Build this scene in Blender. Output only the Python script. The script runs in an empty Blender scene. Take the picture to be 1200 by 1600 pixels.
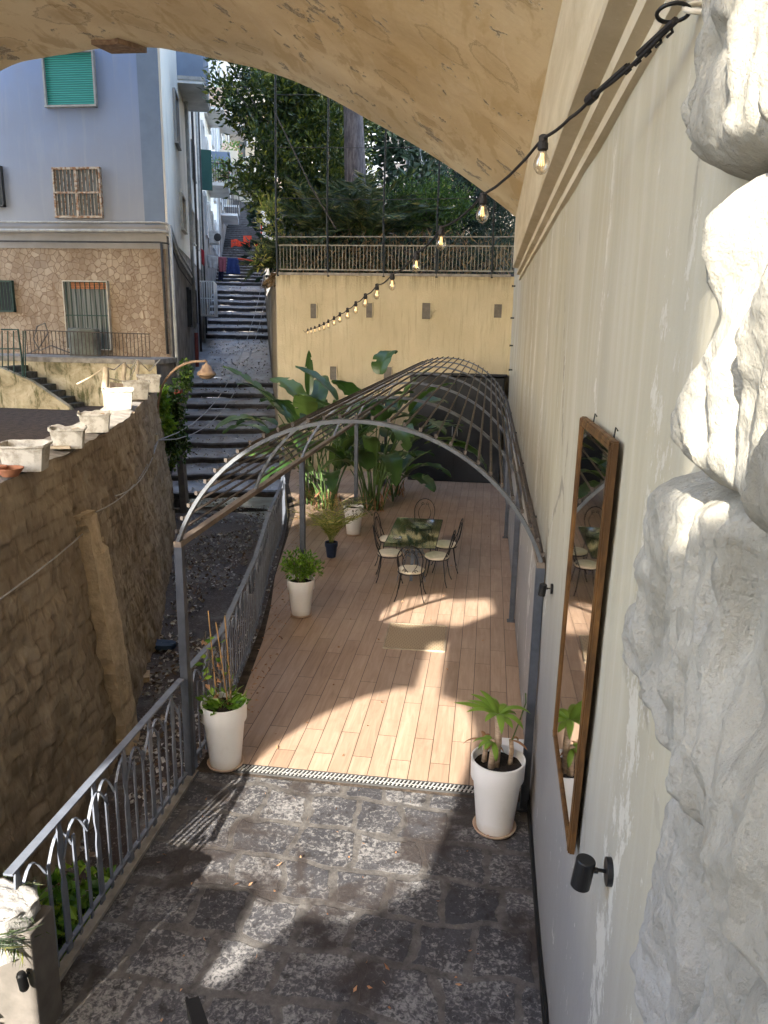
import bpy, math, random
import numpy as np
from mathutils import Vector, Matrix, noise as mn
random.seed(7); rng = np.random.default_rng(7)
sc = bpy.context.scene; col = sc.collection
H = 4.2; F = 1192.0
# ---------------------------------------------------------------- camera geometry
def _n(v): return v/np.linalg.norm(v)
def _cd(u, v): return np.array([u-600., v-800., F])
fw = _n(_cd(768, 513)); dn = _cd(511, 5700); dn = _n(dn-dn.dot(fw)*fw); rt = np.cross(dn, fw)
RM = np.array([rt, fw, -dn]); CAM = np.array([0, 0, H])
def ray(u, v): return RM@_cd(u, v)
def fl(u, v, z=0.):                      # point at height z seen at photo pixel
    d = ray(u, v); return d*((z-H)/d[2])+CAM
def aty(u, v, y): d = ray(u, v); return d*(y/d[1])+CAM
def atx(u, v, x): d = ray(u, v); return d*(x/d[0])+CAM
cam = bpy.data.cameras.new('camera'); co = bpy.data.objects.new('camera', cam); col.objects.link(co)
cam.sensor_fit = 'VERTICAL'; cam.sensor_height = 36; cam.lens = F/1600*36; cam.clip_start = .05; cam.clip_end = 2000
m = Matrix.Identity(4)
for i in range(3):
    m[i][0] = RM[i, 0]; m[i][1] = -RM[i, 1]; m[i][2] = -RM[i, 2]; m[i][3] = CAM[i]
co.matrix_world = m; sc.camera = co
# ---------------------------------------------------------------- light
SD = Vector((.50, 1.72, -1.0)).normalized()
su = bpy.data.lights.new('sun', 'SUN'); so = bpy.data.objects.new('sun', su); col.objects.link(so)
su.energy = 2.0; su.angle = math.radians(.5); su.color = (1, .93, .82); so.location = (-5, -20, 15)
so.rotation_euler = SD.to_track_quat('-Z', 'Y').to_euler()
w = bpy.data.worlds.new('World'); sc.world = w; w.use_nodes = True
nt = w.node_tree; sk = nt.nodes.new('ShaderNodeTexSky'); sk.sky_type = 'NISHITA'; sk.sun_disc = False
sk.sun_elevation = math.asin(-SD.z); sk.sun_rotation = math.atan2(-SD.x, -SD.y); sk.air_density = 1.0; sk.dust_density = 2.0
nt.links.new(sk.outputs[0], nt.nodes['Background'].inputs[0]); nt.nodes['Background'].inputs[1].default_value = .15
sc.view_settings.view_transform = 'Standard'; sc.view_settings.look = 'None'; sc.view_settings.exposure = 3.3
sc.view_settings.gamma = 1
sc.render.engine = 'CYCLES'
sc.cycles.max_bounces = 8; sc.cycles.diffuse_bounces = 5
# ---------------------------------------------------------------- materials
class NT:
    def __init__(s, name):
        s.m = bpy.data.materials.new(name); s.m.use_nodes = True; s.t = s.m.node_tree
        s.b = s.t.nodes['Principled BSDF']; s.out = s.t.nodes['Material Output']
        s.b.inputs['Specular IOR Level'].default_value = .3
    def n(s, typ, **k):
        x = s.t.nodes.new('ShaderNode'+typ)
        for a, b in k.items(): setattr(x, a, b)
        return x
    def l(s, a, b): s.t.links.new(a, b)
    def set(s, node, key, val):
        if isinstance(val, (int, float, tuple)):
            node.inputs[key].default_value = val if not (isinstance(val, tuple) and len(val) == 3 and node.inputs[key].type == 'RGBA') else (*val, 1)
        else: s.l(val, node.inputs[key])
    def pos(s, sc3=(1, 1, 1), src='pos', rot=(0, 0, 0)):
        if src == 'pos': o = s.n('NewGeometry').outputs['Position']
        elif src == 'uv': o = s.n('TexCoord').outputs['UV']
        else: o = s.n('TexCoord').outputs['Object']
        mp = s.n('Mapping'); s.l(o, mp.inputs[0]); mp.inputs['Scale'].default_value = sc3; mp.inputs['Rotation'].default_value = rot
        return mp.outputs[0]
    def noise(s, v, scale, det=6, rough=.55, dist=0):
        x = s.n('TexNoise'); s.l(v, x.inputs['Vector']); x.inputs['Scale'].default_value = scale
        x.inputs['Detail'].default_value = det; x.inputs['Roughness'].default_value = rough; x.inputs['Distortion'].default_value = dist
        return x.outputs[0]
    def vor(s, v, scale, feat='F1', rnd=1):
        x = s.n('TexVoronoi', feature=feat); s.l(v, x.inputs['Vector']); x.inputs['Scale'].default_value = scale
        x.inputs['Randomness'].default_value = rnd
        return x
    def ramp(s, f, stops, interp='LINEAR'):
        x = s.n('ValToRGB'); s.l(f, x.inputs[0]); e = x.color_ramp.elements; x.color_ramp.interpolation = interp
        while len(e) < len(stops): e.new(.5)
        for i, (p, c) in enumerate(stops):
            e[i].position = p; e[i].color = (c, c, c, 1) if isinstance(c, (int, float)) else (*c, 1)
        return x.outputs[0]
    def mix(s, f, a, b, mode='MIX'):
        x = s.n('Mix', data_type='RGBA', blend_type=mode); s.set(x, 0, f)
        for i, v in ((6, a), (7, b)):
            if isinstance(v, tuple): x.inputs[i].default_value = (*v, 1)
            elif isinstance(v, (int, float)): x.inputs[i].default_value = (v, v, v, 1)
            else: s.l(v, x.inputs[i])
        return x.outputs[2]
    def math(s, op, a, b=0., c=0.):
        x = s.n('Math', operation=op)
        for i, v in enumerate((a, b, c)):
            if isinstance(v, (int, float)): x.inputs[i].default_value = v
            else: s.l(v, x.inputs[i])
        return x.outputs[0]
    def bump(s, h, st=.5, d=.02, prev=None):
        x = s.n('Bump'); x.inputs['Strength'].default_value = st; x.inputs['Distance'].default_value = d
        s.l(h, x.inputs['Height'])
        if prev is not None: s.l(prev, x.inputs['Normal'])
        return x.outputs[0]
    def fin(s, c, rough=.8, nrm=None, metal=0, **k):
        s.set(s.b, 'Base Color', c); s.set(s.b, 'Roughness', rough); s.b.inputs['Metallic'].default_value = metal
        if nrm is not None: s.l(nrm, s.b.inputs['Normal'])
        for a, v in k.items(): s.set(s.b, a.replace('_', ' '), v)
        return s.m
def simple(name, c, c2=None, scale=6, rough=.7, bump=.15, bd=.004, bs=40, metal=0, st=(1, 1, 1), lo=.35, hi=.65, src='obj'):
    t = NT(name); v = t.pos(st, src)
    c2 = c2 or tuple(x*.75 for x in c)
    n = t.noise(v, scale, 8, .6); cc = t.ramp(n, [(lo, c2), (hi, c)])
    n2 = t.noise(v, bs, 4)
    return t.fin(cc, t.ramp(n, [(.3, min(1, rough+.1)), (.7, rough)]), t.bump(n2, bump, bd) if bump else None, metal)
MT = {}
def mk():
    # vault plaster
    t = NT('vault_plaster'); v = t.pos((1, .5, 1)); vi = t.pos()
    n1 = t.noise(v, .55, 5, .5, .3); n2 = t.noise(t.pos((1.6, .45, 1.6)), 1.5, 8, .62, .5); n3 = t.noise(vi, 16, 8, .72, .3); n4 = t.noise(vi, .35, 3)
    c = t.ramp(n1, [(.32, (.64, .50, .30)), (.5, (.75, .62, .40)), (.68, (.82, .71, .50))])
    c = t.mix(t.ramp(n2, [(.52, 0.), (.60, .6)]), c, (.52, .37, .18))
    c = t.mix(t.ramp(n2, [(.34, .4), (.42, 0.)]), c, (.80, .70, .52))
    c = t.mix(t.ramp(n4, [(.42, 0.), (.6, .4)]), c, (.54, .40, .21))
    vo = t.vor(t.pos((.42, .24, .42)), .9); ds = t.math('ADD', vo.outputs['Distance'], t.math('MULTIPLY', t.noise(vi, 2.2, 6, .62), .35))
    ring = t.ramp(ds, [(.318, 0.), (.326, 1.), (.333, .1), (.348, .8), (.355, .1), (.372, .6), (.378, 0.)])
    inn = t.ramp(ds, [(.24, .6), (.32, 0.)])
    c = t.mix(t.math('MULTIPLY', ring, .8), c, (.34, .23, .12)); c = t.mix(inn, c, (.60, .47, .29))
    for (sx, sy, sz_, rad) in ((-1.73, 10.43, 7.80, 0.50), (-4.80, 15.61, 9.25, 0.40), (-6.92, 15.42, 9.71, 0.60), (-8.28, 15.22, 9.78, 0.70), (-1.70, 12.65, 7.78, 0.45), (-0.12, 8.72, 6.79, 0.50), (-0.69, 9.26, 7.19, 0.45), (-10.03, 16.07, 9.62, 0.50), (0.06, 11.16, 6.67, 0.35), (-2.99, 12.67, 8.47, 0.35), (-3.48, 15.80, 8.70, 0.30), (-1.20, 13.80, 7.51, 0.35)):
        vd = t.n('VectorMath', operation='DISTANCE'); t.l(vi, vd.inputs[0]); vd.inputs[1].default_value = (sx, sy, sz_)
        dd = t.math('ADD', t.math('DIVIDE', vd.outputs['Value'], rad*2), t.math('MULTIPLY', t.noise(vi, 2.6, 6, .65), .55))
        c = t.mix(t.ramp(dd, [(.40, .45), (.56, .15), (.60, 0.)]), c, (.50, .36, .19)); c = t.mix(t.ramp(dd, [(.575, 0.), (.59, .75), (.60, .1), (.625, .6), (.64, 0.)]), c, (.30, .20, .10))
    spn = t.noise(t.pos((1, .55, 1)), 1.9, 10, .68, .2); spall = t.ramp(spn, [(.615, 0.), (.625, 1.)]); edge = t.ramp(spn, [(.600, 0.), (.615, .8), (.623, 0.)])
    c = t.mix(t.math('MULTIPLY', spall, .9), c, t.ramp(n3, [(.4, (.26, .20, .14)), (.6, (.52, .45, .34))])); c = t.mix(edge, c, (.86, .78, .62))
    c = t.mix(t.ramp(n3, [(.60, 0.), (.70, .35)]), c, (.84, .75, .58))
    b = t.bump(n3, .35, .012); b = t.bump(spall, 1., -.03, b); b = t.bump(t.noise(vi, 2.5, 6), .35, .05, b)
    MT['vault'] = t.fin(c, .85, b)
    # right wall plaster: pale with vertical streaks
    t = NT('wall_plaster'); v = t.pos((1, 1.3, .22)); vi = t.pos()
    n1 = t.noise(v, 1.3, 7, .55); n2 = t.noise(t.pos((1, 4.5, .22)), 2.0, 5, .6); n3 = t.noise(vi, 30, 6, .7); n4 = t.noise(vi, .7, 3)
    c = t.ramp(n1, [(.32, (.37, .33, .235)), (.5, (.43, .39, .285)), (.68, (.49, .455, .35))])
    c = t.mix(t.ramp(n2, [(.5, 0.), (.72, .35)]), c, (.57, .55, .48))
    c = t.mix(t.ramp(n2, [(.28, .4), (.46, 0.)]), c, (.36, .325, .25))
    c = t.mix(t.ramp(n4, [(.35, .35), (.6, 0.)]), c, (.38, .36, .31))
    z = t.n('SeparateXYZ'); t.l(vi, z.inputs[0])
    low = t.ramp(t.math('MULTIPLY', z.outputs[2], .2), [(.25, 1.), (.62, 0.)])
    c = t.mix(t.math('MULTIPLY', low, .85), c, (.215, .215, .23))  # grey-blue shade of the lower wall, put into the colour
    ck = t.vor(t.pos((1, .9, .5)), .7, 'DISTANCE_TO_EDGE'); ckd = t.math('ADD', ck.outputs['Distance'], t.math('MULTIPLY', t.math('SUBTRACT', t.noise(vi, 4, 8, .7), .5), .12)); crack = t.math('MULTIPLY', t.ramp(ckd, [(.0, 1.), (.006, 0.)]), t.ramp(t.noise(vi, .8, 2), [(.5, 0.), (.6, .7)])); c = t.mix(crack, c, (.20, .18, .15))
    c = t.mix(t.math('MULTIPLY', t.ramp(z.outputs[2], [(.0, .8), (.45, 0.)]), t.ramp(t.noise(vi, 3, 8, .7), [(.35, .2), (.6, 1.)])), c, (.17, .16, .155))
    band = t.math('MULTIPLY', t.ramp(t.noise(t.pos((1, 1.6, .16)), 1.3, 2), [(.50, 0.), (.66, .16)]), 1.)
    band = t.ramp(t.math('ADD', t.noise(t.pos((1, 1, .6)), 7, 12, .78), band), [(.64, 0.), (.665, 1.)])
    c = t.mix(t.math('MULTIPLY', band, .4), c, (.70, .68, .62))
    b = t.bump(t.noise(vi, 4, 8, .6), .5, .03); b = t.bump(n3, .35, .006, b); b = t.bump(band, .3, .006, b)
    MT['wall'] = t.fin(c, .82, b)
    t = NT('cornice_plaster'); v = t.pos((1, .3, 1)); n1 = t.noise(v, 3, 8, .65, .6); n2 = t.noise(t.pos(), 18, 8, .75)
    c = t.ramp(n1, [(.35, (.48, .41, .28)), (.6, (.60, .53, .40))]); sp = t.ramp(n2, [(.6, 0.), (.63, 1.)])
    c = t.mix(t.math('MULTIPLY', sp, .5), c, (.68, .62, .52))
    MT['cornice'] = t.fin(c, .85, t.bump(n2, .5, .012))
    # grotto rock
    t = NT('grotto_rock'); v = t.pos((1, 1, .6)); n1 = t.noise(v, 3, 8, .6); n2 = t.noise(t.pos(), 28, 10, .7); n3 = t.noise(t.pos(), 90, 4)
    c = t.ramp(n1, [(.35, (.33, .31, .255)), (.65, (.43, .41, .35))])
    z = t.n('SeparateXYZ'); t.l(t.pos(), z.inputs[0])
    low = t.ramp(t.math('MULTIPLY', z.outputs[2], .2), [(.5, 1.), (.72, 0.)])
    c = t.mix(t.math('MULTIPLY', low, .6), c, (.30, .30, .315))  # lower rocks get their grey shade painted into the base colour
    c = t.mix(t.ramp(t.noise(t.pos(), 5, 8, .7), [(.58, 0.), (.66, .4)]), c, (.45, .445, .43)); c = t.mix(t.ramp(n2, [(.30, .6), (.44, 0.)]), c, (.19, .175, .14))
    b = t.bump(n2, .8, .02); b = t.bump(n3, .5, .005, b); b = t.bump(t.noise(t.pos((1, 1, .5)), 9, 8, .65), .6, .035, b)
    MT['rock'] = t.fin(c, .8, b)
    # yellow garden wall
    t = NT('yellow_render'); v = t.pos((1, 1, .5)); n1 = t.noise(v, 1.2, 8, .6, .5); n2 = t.noise(t.pos((6, 6, .5)), 2.2, 8, .7); n3 = t.noise(t.pos(), 22, 8, .7)
    c = t.ramp(n1, [(.3, (.47, .40, .265)), (.7, (.58, .51, .36))])
    c = t.mix(t.ramp(n2, [(.52, 0.), (.66, .55)]), c, (.33, .275, .18))
    z = t.n('SeparateXYZ'); t.l(t.pos(), z.inputs[0])
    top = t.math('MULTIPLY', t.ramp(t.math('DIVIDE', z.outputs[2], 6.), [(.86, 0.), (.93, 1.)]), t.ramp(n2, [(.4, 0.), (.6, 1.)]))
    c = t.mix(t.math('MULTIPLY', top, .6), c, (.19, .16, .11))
    c = t.mix(t.ramp(t.noise(t.pos(), 6, 10, .8), [(.58, 0.), (.66, .5)]), c, (.40, .33, .22)); c = t.mix(t.ramp(t.noise(t.pos((1, 1, .8)), .55, 5, .6), [(.42, .45), (.6, 0.)]), c, (.40, .34, .23))
    MT['yellow'] = t.fin(c, .9, t.bump(n3, .7, .03))
    MT['yellowflank'] = simple('flank_render', (.42, .35, .25), (.22, .19, .14), 2.5, .9, .4, .02, 20, st=(3, 3, .3), src='pos')
    # tuff retaining wall
    t = NT('tuff_blocks'); at = t.n('Attribute'); at.attribute_name = 'tone'; tone = at.outputs['Fac']
    n1 = t.noise(t.pos(), .9, 8, .6); n2 = t.noise(t.pos((1, 1, .3)), 11, 10, .75, .3); n3 = t.noise(t.pos(), 30, 8, .75)
    c = t.ramp(t.math('ADD', t.math('MULTIPLY', n1, .75), t.math('MULTIPLY', tone, .26)), [(.30, (.22, .17, .125)), (.5, (.37, .30, .225)), (.72, (.52, .44, .335))])
    c = t.mix(t.ramp(n2, [(.50, 0.), (.66, .55)]), c, (.56, .48, .365)); c = t.mix(t.ramp(n2, [(.30, .6), (.44, 0.)]), c, (.15, .11, .08))
    c = t.mix(t.ramp(tone, [(.0, .45), (.12, 0.)]), c, (.15, .115, .085))
    b = t.bump(n2, 1., .06); b = t.bump(n3, .6, .012, b)
    MT['tuff'] = t.fin(c, .95, b)
    MT['pilaster'] = simple('tuff_pilaster', (.66, .54, .38), (.48, .38, .26), 5, .95, .9, .04, 14, src='pos')
    # paving of big lava stones
    t = NT('lava_paving'); g = t.n('NewGeometry'); sp = t.n('SeparateXYZ'); t.l(g.outputs['Position'], sp.inputs[0])
    w1 = t.n('TexNoise'); t.l(t.pos(), w1.inputs['Vector']); w1.inputs['Scale'].default_value = 2.2; w1.inputs['Detail'].default_value = 3
    ws = t.n('SeparateXYZ'); t.l(w1.outputs['Color'], ws.inputs[0]); cb = t.n('CombineXYZ')
    t.l(t.math('ADD', sp.outputs[0], t.math('MULTIPLY', ws.outputs[0], .30)), cb.inputs[0]); t.l(t.math('ADD', t.math('ADD', sp.outputs[1], t.math('MULTIPLY', sp.outputs[0], .04)), t.math('MULTIPLY', ws.outputs[1], .26)), cb.inputs[1])
    br = t.n('TexBrick', offset=.42, squash=1.25, squash_frequency=3); t.l(cb.outputs[0], br.inputs['Vector'])
    for k, x in (('Scale', 1.), ('Brick Width', .42), ('Row Height', .44), ('Mortar Size', .045), ('Mortar Smooth', .7), ('Bias', 0.)): br.inputs[k].default_value = x
    br.inputs['Color1'].default_value = (0, 0, 0, 1); br.inputs['Color2'].default_value = (1, 1, 1, 1); br.inputs['Mortar'].default_value = (.5, .5, .5, 1)
    n1 = t.noise(t.pos(), 30, 8, .68, .7); n2 = t.noise(t.pos(), 2.3, 6, .6); n3 = t.noise(t.pos(), 75, 6, .7); n5 = t.noise(t.pos(), 9, 8, .7)
    bc = t.n('SeparateColor'); t.l(br.outputs['Color'], bc.inputs[0]); rb = bc.outputs[0]
    st = t.ramp(t.math('ADD', t.math('MULTIPLY', n2, .85), t.math('MULTIPLY', rb, .15)), [(.3, (.030, .030, .036)), (.7, (.075, .073, .08))])
    thr = t.math('ADD', t.math('ADD', t.math('MULTIPLY', n1, .75), t.math('MULTIPLY', n5, .25)), t.math('MULTIPLY', t.math('SUBTRACT', t.math('ADD', t.math('MULTIPLY', rb, .25), t.math('MULTIPLY', t.noise(t.pos(), 1.8, 3), .8)), .54), .36))
    st = t.mix(t.ramp(thr, [(.48, 0.), (.60, .62)]), st, (.35, .34, .33))
    st = t.mix(t.ramp(n5, [(.34, .9), (.43, 0.)]), st, (.022, .02, .02))
    st = t.mix(t.ramp(n3, [(.4, .35), (.55, 0.)]), st, (.03, .03, .03))
    jt = t.ramp(n5, [(.35, (.06, .055, .052)), (.65, (.125, .116, .107))])
    fac = t.ramp(t.math('ADD', br.outputs['Fac'], t.math('MULTIPLY', t.math('SUBTRACT', n5, .5), .7)), [(.25, 0.), (.6, 1.)])
    c = t.mix(t.math('MULTIPLY', fac, .8), st, jt)
    wet = t.ramp(t.noise(t.pos(), 1.25, 4, .55, .5), [(.53, 0.), (.60, 1.)])
    c = t.mix(t.math('MULTIPLY', wet, .85), c, (.035, .028, .026))
    b = t.bump(n1, .45, .010); b = t.bump(t.math('SUBTRACT', 1., fac), .3, .014, b); b = t.bump(n3, .3, .004, b)
    MT['paving'] = t.fin(c, t.ramp(n1, [(.3, .55), (.6, .85)]), b)
    # deck planks
    t = NT('wood_look_planks'); g = t.n('NewGeometry'); sp = t.n('SeparateXYZ'); t.l(g.outputs['Position'], sp.inputs[0]); cb = t.n('CombineXYZ')
    t.l(sp.outputs[1], cb.inputs[0]); t.l(sp.outputs[0], cb.inputs[1])
    br = t.n('TexBrick', offset=.37, offset_frequency=2, squash=1.); t.l(cb.outputs[0], br.inputs['Vector'])
    for k, x in (('Scale', 1.), ('Brick Width', 1.2), ('Row Height', .195), ('Mortar Size', .0036), ('Mortar Smooth', .1), ('Bias', 0.)): br.inputs[k].default_value = x
    br.inputs['Color1'].default_value = (0, 0, 0, 1); br.inputs['Color2'].default_value = (1, 1, 1, 1); br.inputs['Mortar'].default_value = (.5, .5, .5, 1)
    pv = t.n('VectorMath', operation='ADD'); t.l(t.pos((9, .7, 1)), pv.inputs[0]); t.l(br.outputs['Color'], pv.inputs[1])
    n1 = t.noise(pv.outputs[0], 2.2, 10, .65, .8); n2 = t.noise(t.pos(), .8, 5)
    c = t.ramp(n1, [(.3, (.28, .185, .128)), (.5, (.345, .24, .17)), (.72, (.42, .305, .225))])
    c = t.mix(.18, c, br.outputs['Color'], 'SOFT_LIGHT')
    c = t.mix(t.ramp(n2, [(.4, 0.), (.7, .3)]), c, (.45, .34, .26))
    c = t.mix(t.ramp(t.noise(t.pos(), 2.6, 9, .72), [(.54, 0.), (.68, .4)]), c, (.24, .165, .115)); c = t.mix(br.outputs['Fac'], c, (.05, .03, .02))
    MT['deck'] = t.fin(c, t.ramp(n2, [(.35, .5), (.65, .38)]), t.bump(n1, .12, .004, t.bump(t.math('SUBTRACT', 1., br.outputs['Fac']), .5, .003)), Specular_IOR_Level=.4)
    # street
    t = NT('worn_street'); n1 = t.noise(t.pos(), 1.3, 8, .62, .4); n2 = t.noise(t.pos(), 26, 8, .75)
    c = t.ramp(n1, [(.32, (.10, .085, .078)), (.46, (.24, .235, .24)), (.64, (.40, .41, .43))])
    c = t.mix(t.ramp(n2, [(.60, 0.), (.66, .7)]), c, (.30, .285, .27))
    MT['street'] = t.fin(c, t.ramp(n1, [(.35, .35), (.6, .6)]), t.bump(n2, .4, .01))
    t = NT('littered_street'); n1 = t.noise(t.pos(), 1.1, 8, .65, .6); n2 = t.noise(t.pos(), 22, 10, .8); n3 = t.noise(t.pos(), 9, 8, .7, .5)
    c = t.ramp(n1, [(.36, (.045, .028, .022)), (.50, (.075, .06, .055)), (.62, (.17, .165, .165))])
    c = t.mix(t.ramp(n2, [(.56, 0.), (.60, .8)]), c, (.30, .28, .26)); c = t.mix(t.ramp(n3, [(.34, .8), (.44, 0.)]), c, (.025, .018, .015))
    MT['street_low'] = t.fin(c, t.ramp(n1, [(.35, .4), (.6, .65)]), t.bump(n2, .7, .02))
    MT['riser'] = simple('step_riser', (.10, .092, .09), (.05, .045, .043), 5, .8, .3, .01, 20, src='pos')
    MT['nosing'] = simple('step_nosing', (.15, .15, .155), (.09, .09, .095), 8, .6, .3, .01, 25, src='pos')
    MT['soil'] = simple('yard_soil', (.085, .062, .048), (.04, .03, .025), 7, .95, 1., .04, 26, src='pos')
    MT['ledge'] = simple('mossy_ledge', (.085, .065, .05), (.025, .02, .016), 6, .9, .8, .03, 20, src='pos')
    # blue facade
    t = NT('blue_render'); n1 = t.noise(t.pos((.5, .5, .35)), 1.1, 7, .6, .3); z = t.n('SeparateXYZ'); t.l(t.pos(), z.inputs[0])
    c = t.mix(t.ramp(t.math('DIVIDE', z.outputs[2], 14.), [(.52, 0.), (.85, 1.)]), (.325, .345, .385), (.215, .305, .53))
    c = t.mix(t.ramp(n1, [(.35, .45), (.65, 0.)]), c, (.25, .27, .32)); c = t.mix(t.ramp(t.noise(t.pos((3, 3, .25)), 1.5, 6, .6), [(.54, 0.), (.7, .3)]), c, (.40, .41, .43))
    MT['blue'] = t.fin(c, .85, t.bump(t.noise(t.pos(), 30, 5), .15, .005))
    MT['blueband'] = simple('blue_grey_band', (.20, .255, .345), (.17, .215, .29), 1.5, .85, .1, .004, 30, src='pos')
    MT['plinth'] = simple('grey_band_render', (.33, .32, .31), (.26, .25, .24), 1.2, .85, .1, .004, 30, src='pos')
    MT['sidewhite'] = simple('pale_render', (.80, .76, .68), (.62, .59, .53), 1.0, .85, .15, .01, 20, st=(1, 1, .4), src='pos', lo=.3, hi=.5)
    MT['sidegrey'] = simple('weathered_grey_render', (.30, .28, .26), (.15, .135, .125), 1.6, .9, .4, .02, 18, src='pos')
    MT['white2'] = simple('white_render', (.72, .72, .70), (.50, .50, .50), 1.0, .85, .1, .01, 20, src='pos')
    MT['cream'] = simple('cream_render', (.66, .58, .44), (.52, .45, .34), 1.0, .85, .1, .01, 20, src='pos')
    MT['peach'] = simple('peach_render', (.68, .50, .36), (.55, .42, .32), 1.0, .85, .1, .01, 20, src='pos')
    # crazy stone cladding
    t = NT('crazy_stone_cladding'); v = t.pos((1, 1, 1)); ve = t.vor(v, 5.6, 'DISTANCE_TO_EDGE'); vc = t.vor(v, 5.6)
    hs = t.n('SeparateColor'); t.l(vc.outputs['Color'], hs.inputs[0])
    n1 = t.noise(v, 1.2, 6, .6); n2 = t.noise(t.pos((5, 1, .25)), 1.4, 6, .6)
    c = t.ramp(hs.outputs[0], [(.0, (.25, .19, .14)), (.5, (.34, .27, .20)), (1., (.44, .36, .27))])
    c = t.mix(t.math('MULTIPLY', t.ramp(n1, [(.4, 0.), (.6, 1.)]), .5), c, (.36, .28, .20))
    c = t.mix(t.ramp(n2, [(.58, 0.), (.68, .6)]), c, (.52, .44, .33)); c = t.mix(t.ramp(t.noise(t.pos((1, 1, .5)), 1.1, 8, .7), [(.46, 0.), (.60, .7)]), c, (.22, .155, .10))
    gr = t.ramp(ve.outputs['Distance'], [(.015, 1.), (.05, 0.)])
    c = t.mix(t.math('MULTIPLY', gr, .75), c, (.20, .125, .075))
    MT['crazy'] = t.fin(c, .8, t.bump(t.math('SUBTRACT', 1., gr), .6, .02))
    t = NT('mossy_old_wall'); n1 = t.noise(t.pos(), 1.7, 9, .68, .5); n2 = t.noise(t.pos(), 9, 8, .7)
    z = t.n('SeparateXYZ'); t.l(t.pos(), z.inputs[0])
    c = t.ramp(n1, [(.36, (.16, .15, .09)), (.46, (.40, .35, .24)), (.62, (.58, .53, .40))])
    c = t.mix(t.ramp(t.noise(t.pos((2, 2, .5)), 2.4, 8, .7), [(.54, 0.), (.62, .8)]), c, (.075, .085, .03))
    MT['mossy'] = t.fin(c, .9, t.bump(n2, .6, .03))
    MT['conc'] = simple('old_concrete', (.33, .31, .28), (.18, .165, .15), 5, .9, .5, .01, 20, src='pos')
    MT['concdark'] = simple('dark_step_stone', (.13, .12, .10), (.055, .055, .045), 6, .9, .5, .01, 20, src='pos')
    MT['railpaint'] = simple('grey_blue_paint', (.16, .18, .22), (.115, .13, .165), 9, .42, .06, .002, 60)
    MT['postpaint'] = simple('dark_slate_paint', (.075, .085, .105), (.05, .058, .072), 9, .42, .06, .002, 60)
    MT['hooppaint'] = simple('grey_hoop_paint', (.12, .13, .14), (.08, .085, .095), 9, .45, .06, .002, 60)
    MT['rust'] = simple('weathered_brown_iron', (.085, .068, .055), (.045, .038, .035), 14, .6, .2, .002, 60)
    MT['beam'] = simple('weathered_beam', (.24, .185, .14), (.13, .105, .085), 10, .6, .2, .002, 50, st=(1, .3, 1))
    MT['fencepaint'] = simple('pale_iron', (.34, .33, .28), (.19, .175, .14), 5, .6, .1, .002, 40)
    MT['darkiron'] = simple('dark_iron', (.03, .035, .033), (.02, .02, .02), 9, .5, .1, .002, 40)
    MT['greeniron'] = simple('green_iron', (.03, .075, .06), (.02, .045, .04), 9, .5, .1, .002, 40)
    MT['rustwin'] = simple('rusty_white_iron', (.50, .44, .36), (.28, .15, .08), 9, .7, .1, .002, 40, lo=.42, hi=.55)
    MT['cabinet'] = simple('anthracite_panel', (.030, .034, .042), (.022, .025, .031), 2, .5, .03, .002, 60)
    MT['black'] = simple('black_lacquer', (.012, .012, .013), (.009, .009, .01), 9, .35, .03, .001, 60)
    MT['white'] = simple('white_plastic', (.80, .80, .80), (.72, .72, .71), 3, .33, .02, .001, 60, lo=.2, hi=.6)
    t = NT('white_plastic'); z = t.n('SeparateXYZ'); t.l(t.pos((1, 1, 1), 'obj'), z.inputs[0]); n = t.noise(t.pos((1, 1, .5), 'obj'), 7, 8, .7)
    foot = t.ramp(t.math('ADD', z.outputs[2], t.math('MULTIPLY', n, .16)), [(.09, .55), (.2, 0.)]); c = t.mix(foot, (.78, .78, .77), (.50, .44, .36)); c = t.mix(t.ramp(n, [(.58, 0.), (.70, .25)]), c, (.60, .56, .50))
    MT['white'] = t.fin(c, t.ramp(n, [(.4, .28), (.6, .45)]))
    MT['potsoil'] = simple('potting_soil', (.03, .022, .016), (.008, .006, .005), 30, .95, 1, .01, 60)
    MT['saucer'] = simple('terracotta_saucer', (.55, .42, .32), (.40, .28, .2), 8, .8, .1, .002, 40)
    MT['terracotta'] = simple('terracotta', (.36, .16, .09), (.25, .11, .07), 8, .8, .1, .002, 40)
    MT['bluepot'] = simple('navy_pot', (.02, .035, .075), (.015, .025, .055), 8, .4, .02, .001, 40)
    MT['cushion'] = simple('ivory_cushion', (.74, .68, .54), (.60, .54, .42), 9, .9, .3, .003, 80)
    MT['gold'] = simple('aged_gilt_frame', (.17, .085, .028), (.07, .035, .013), 14, .45, .3, .003, 60, st=(1, 1, .2), metal=0, lo=.4, hi=.62)
    MT['mirrorfr'] = simple('dusty_wood_top', (.30, .25, .21), (.18, .14, .11), 14, .8, .2, .002, 60)
    t = NT('mirror_glass'); MT['mirror'] = t.fin((.50, .48, .45), .02, None, 1)
    t = NT('dark_window_glass'); MT['glassdark'] = t.fin((.03, .04, .045), .08, None, 0, Specular_IOR_Level=.6)
    t = NT('grey_curtain_glass'); n = t.noise(t.pos((9, 9, .2), 'obj'), 3, 3); MT['curtain'] = t.fin(t.ramp(n, [(.4, (.10, .11, .11)), (.6, (.24, .26, .26))]), .2)
    # smoked glass table top
    t = NT('smoked_glass'); gl = t.n('BsdfGlossy'); gl.inputs['Roughness'].default_value = .05; gl.inputs['Color'].default_value = (.8, .85, .8, 1)
    tr = t.n('BsdfTransparent'); tr.inputs[0].default_value = (.74, .82, .72, 1); fr = t.n('LayerWeight'); fr.inputs[0].default_value = .5
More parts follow.
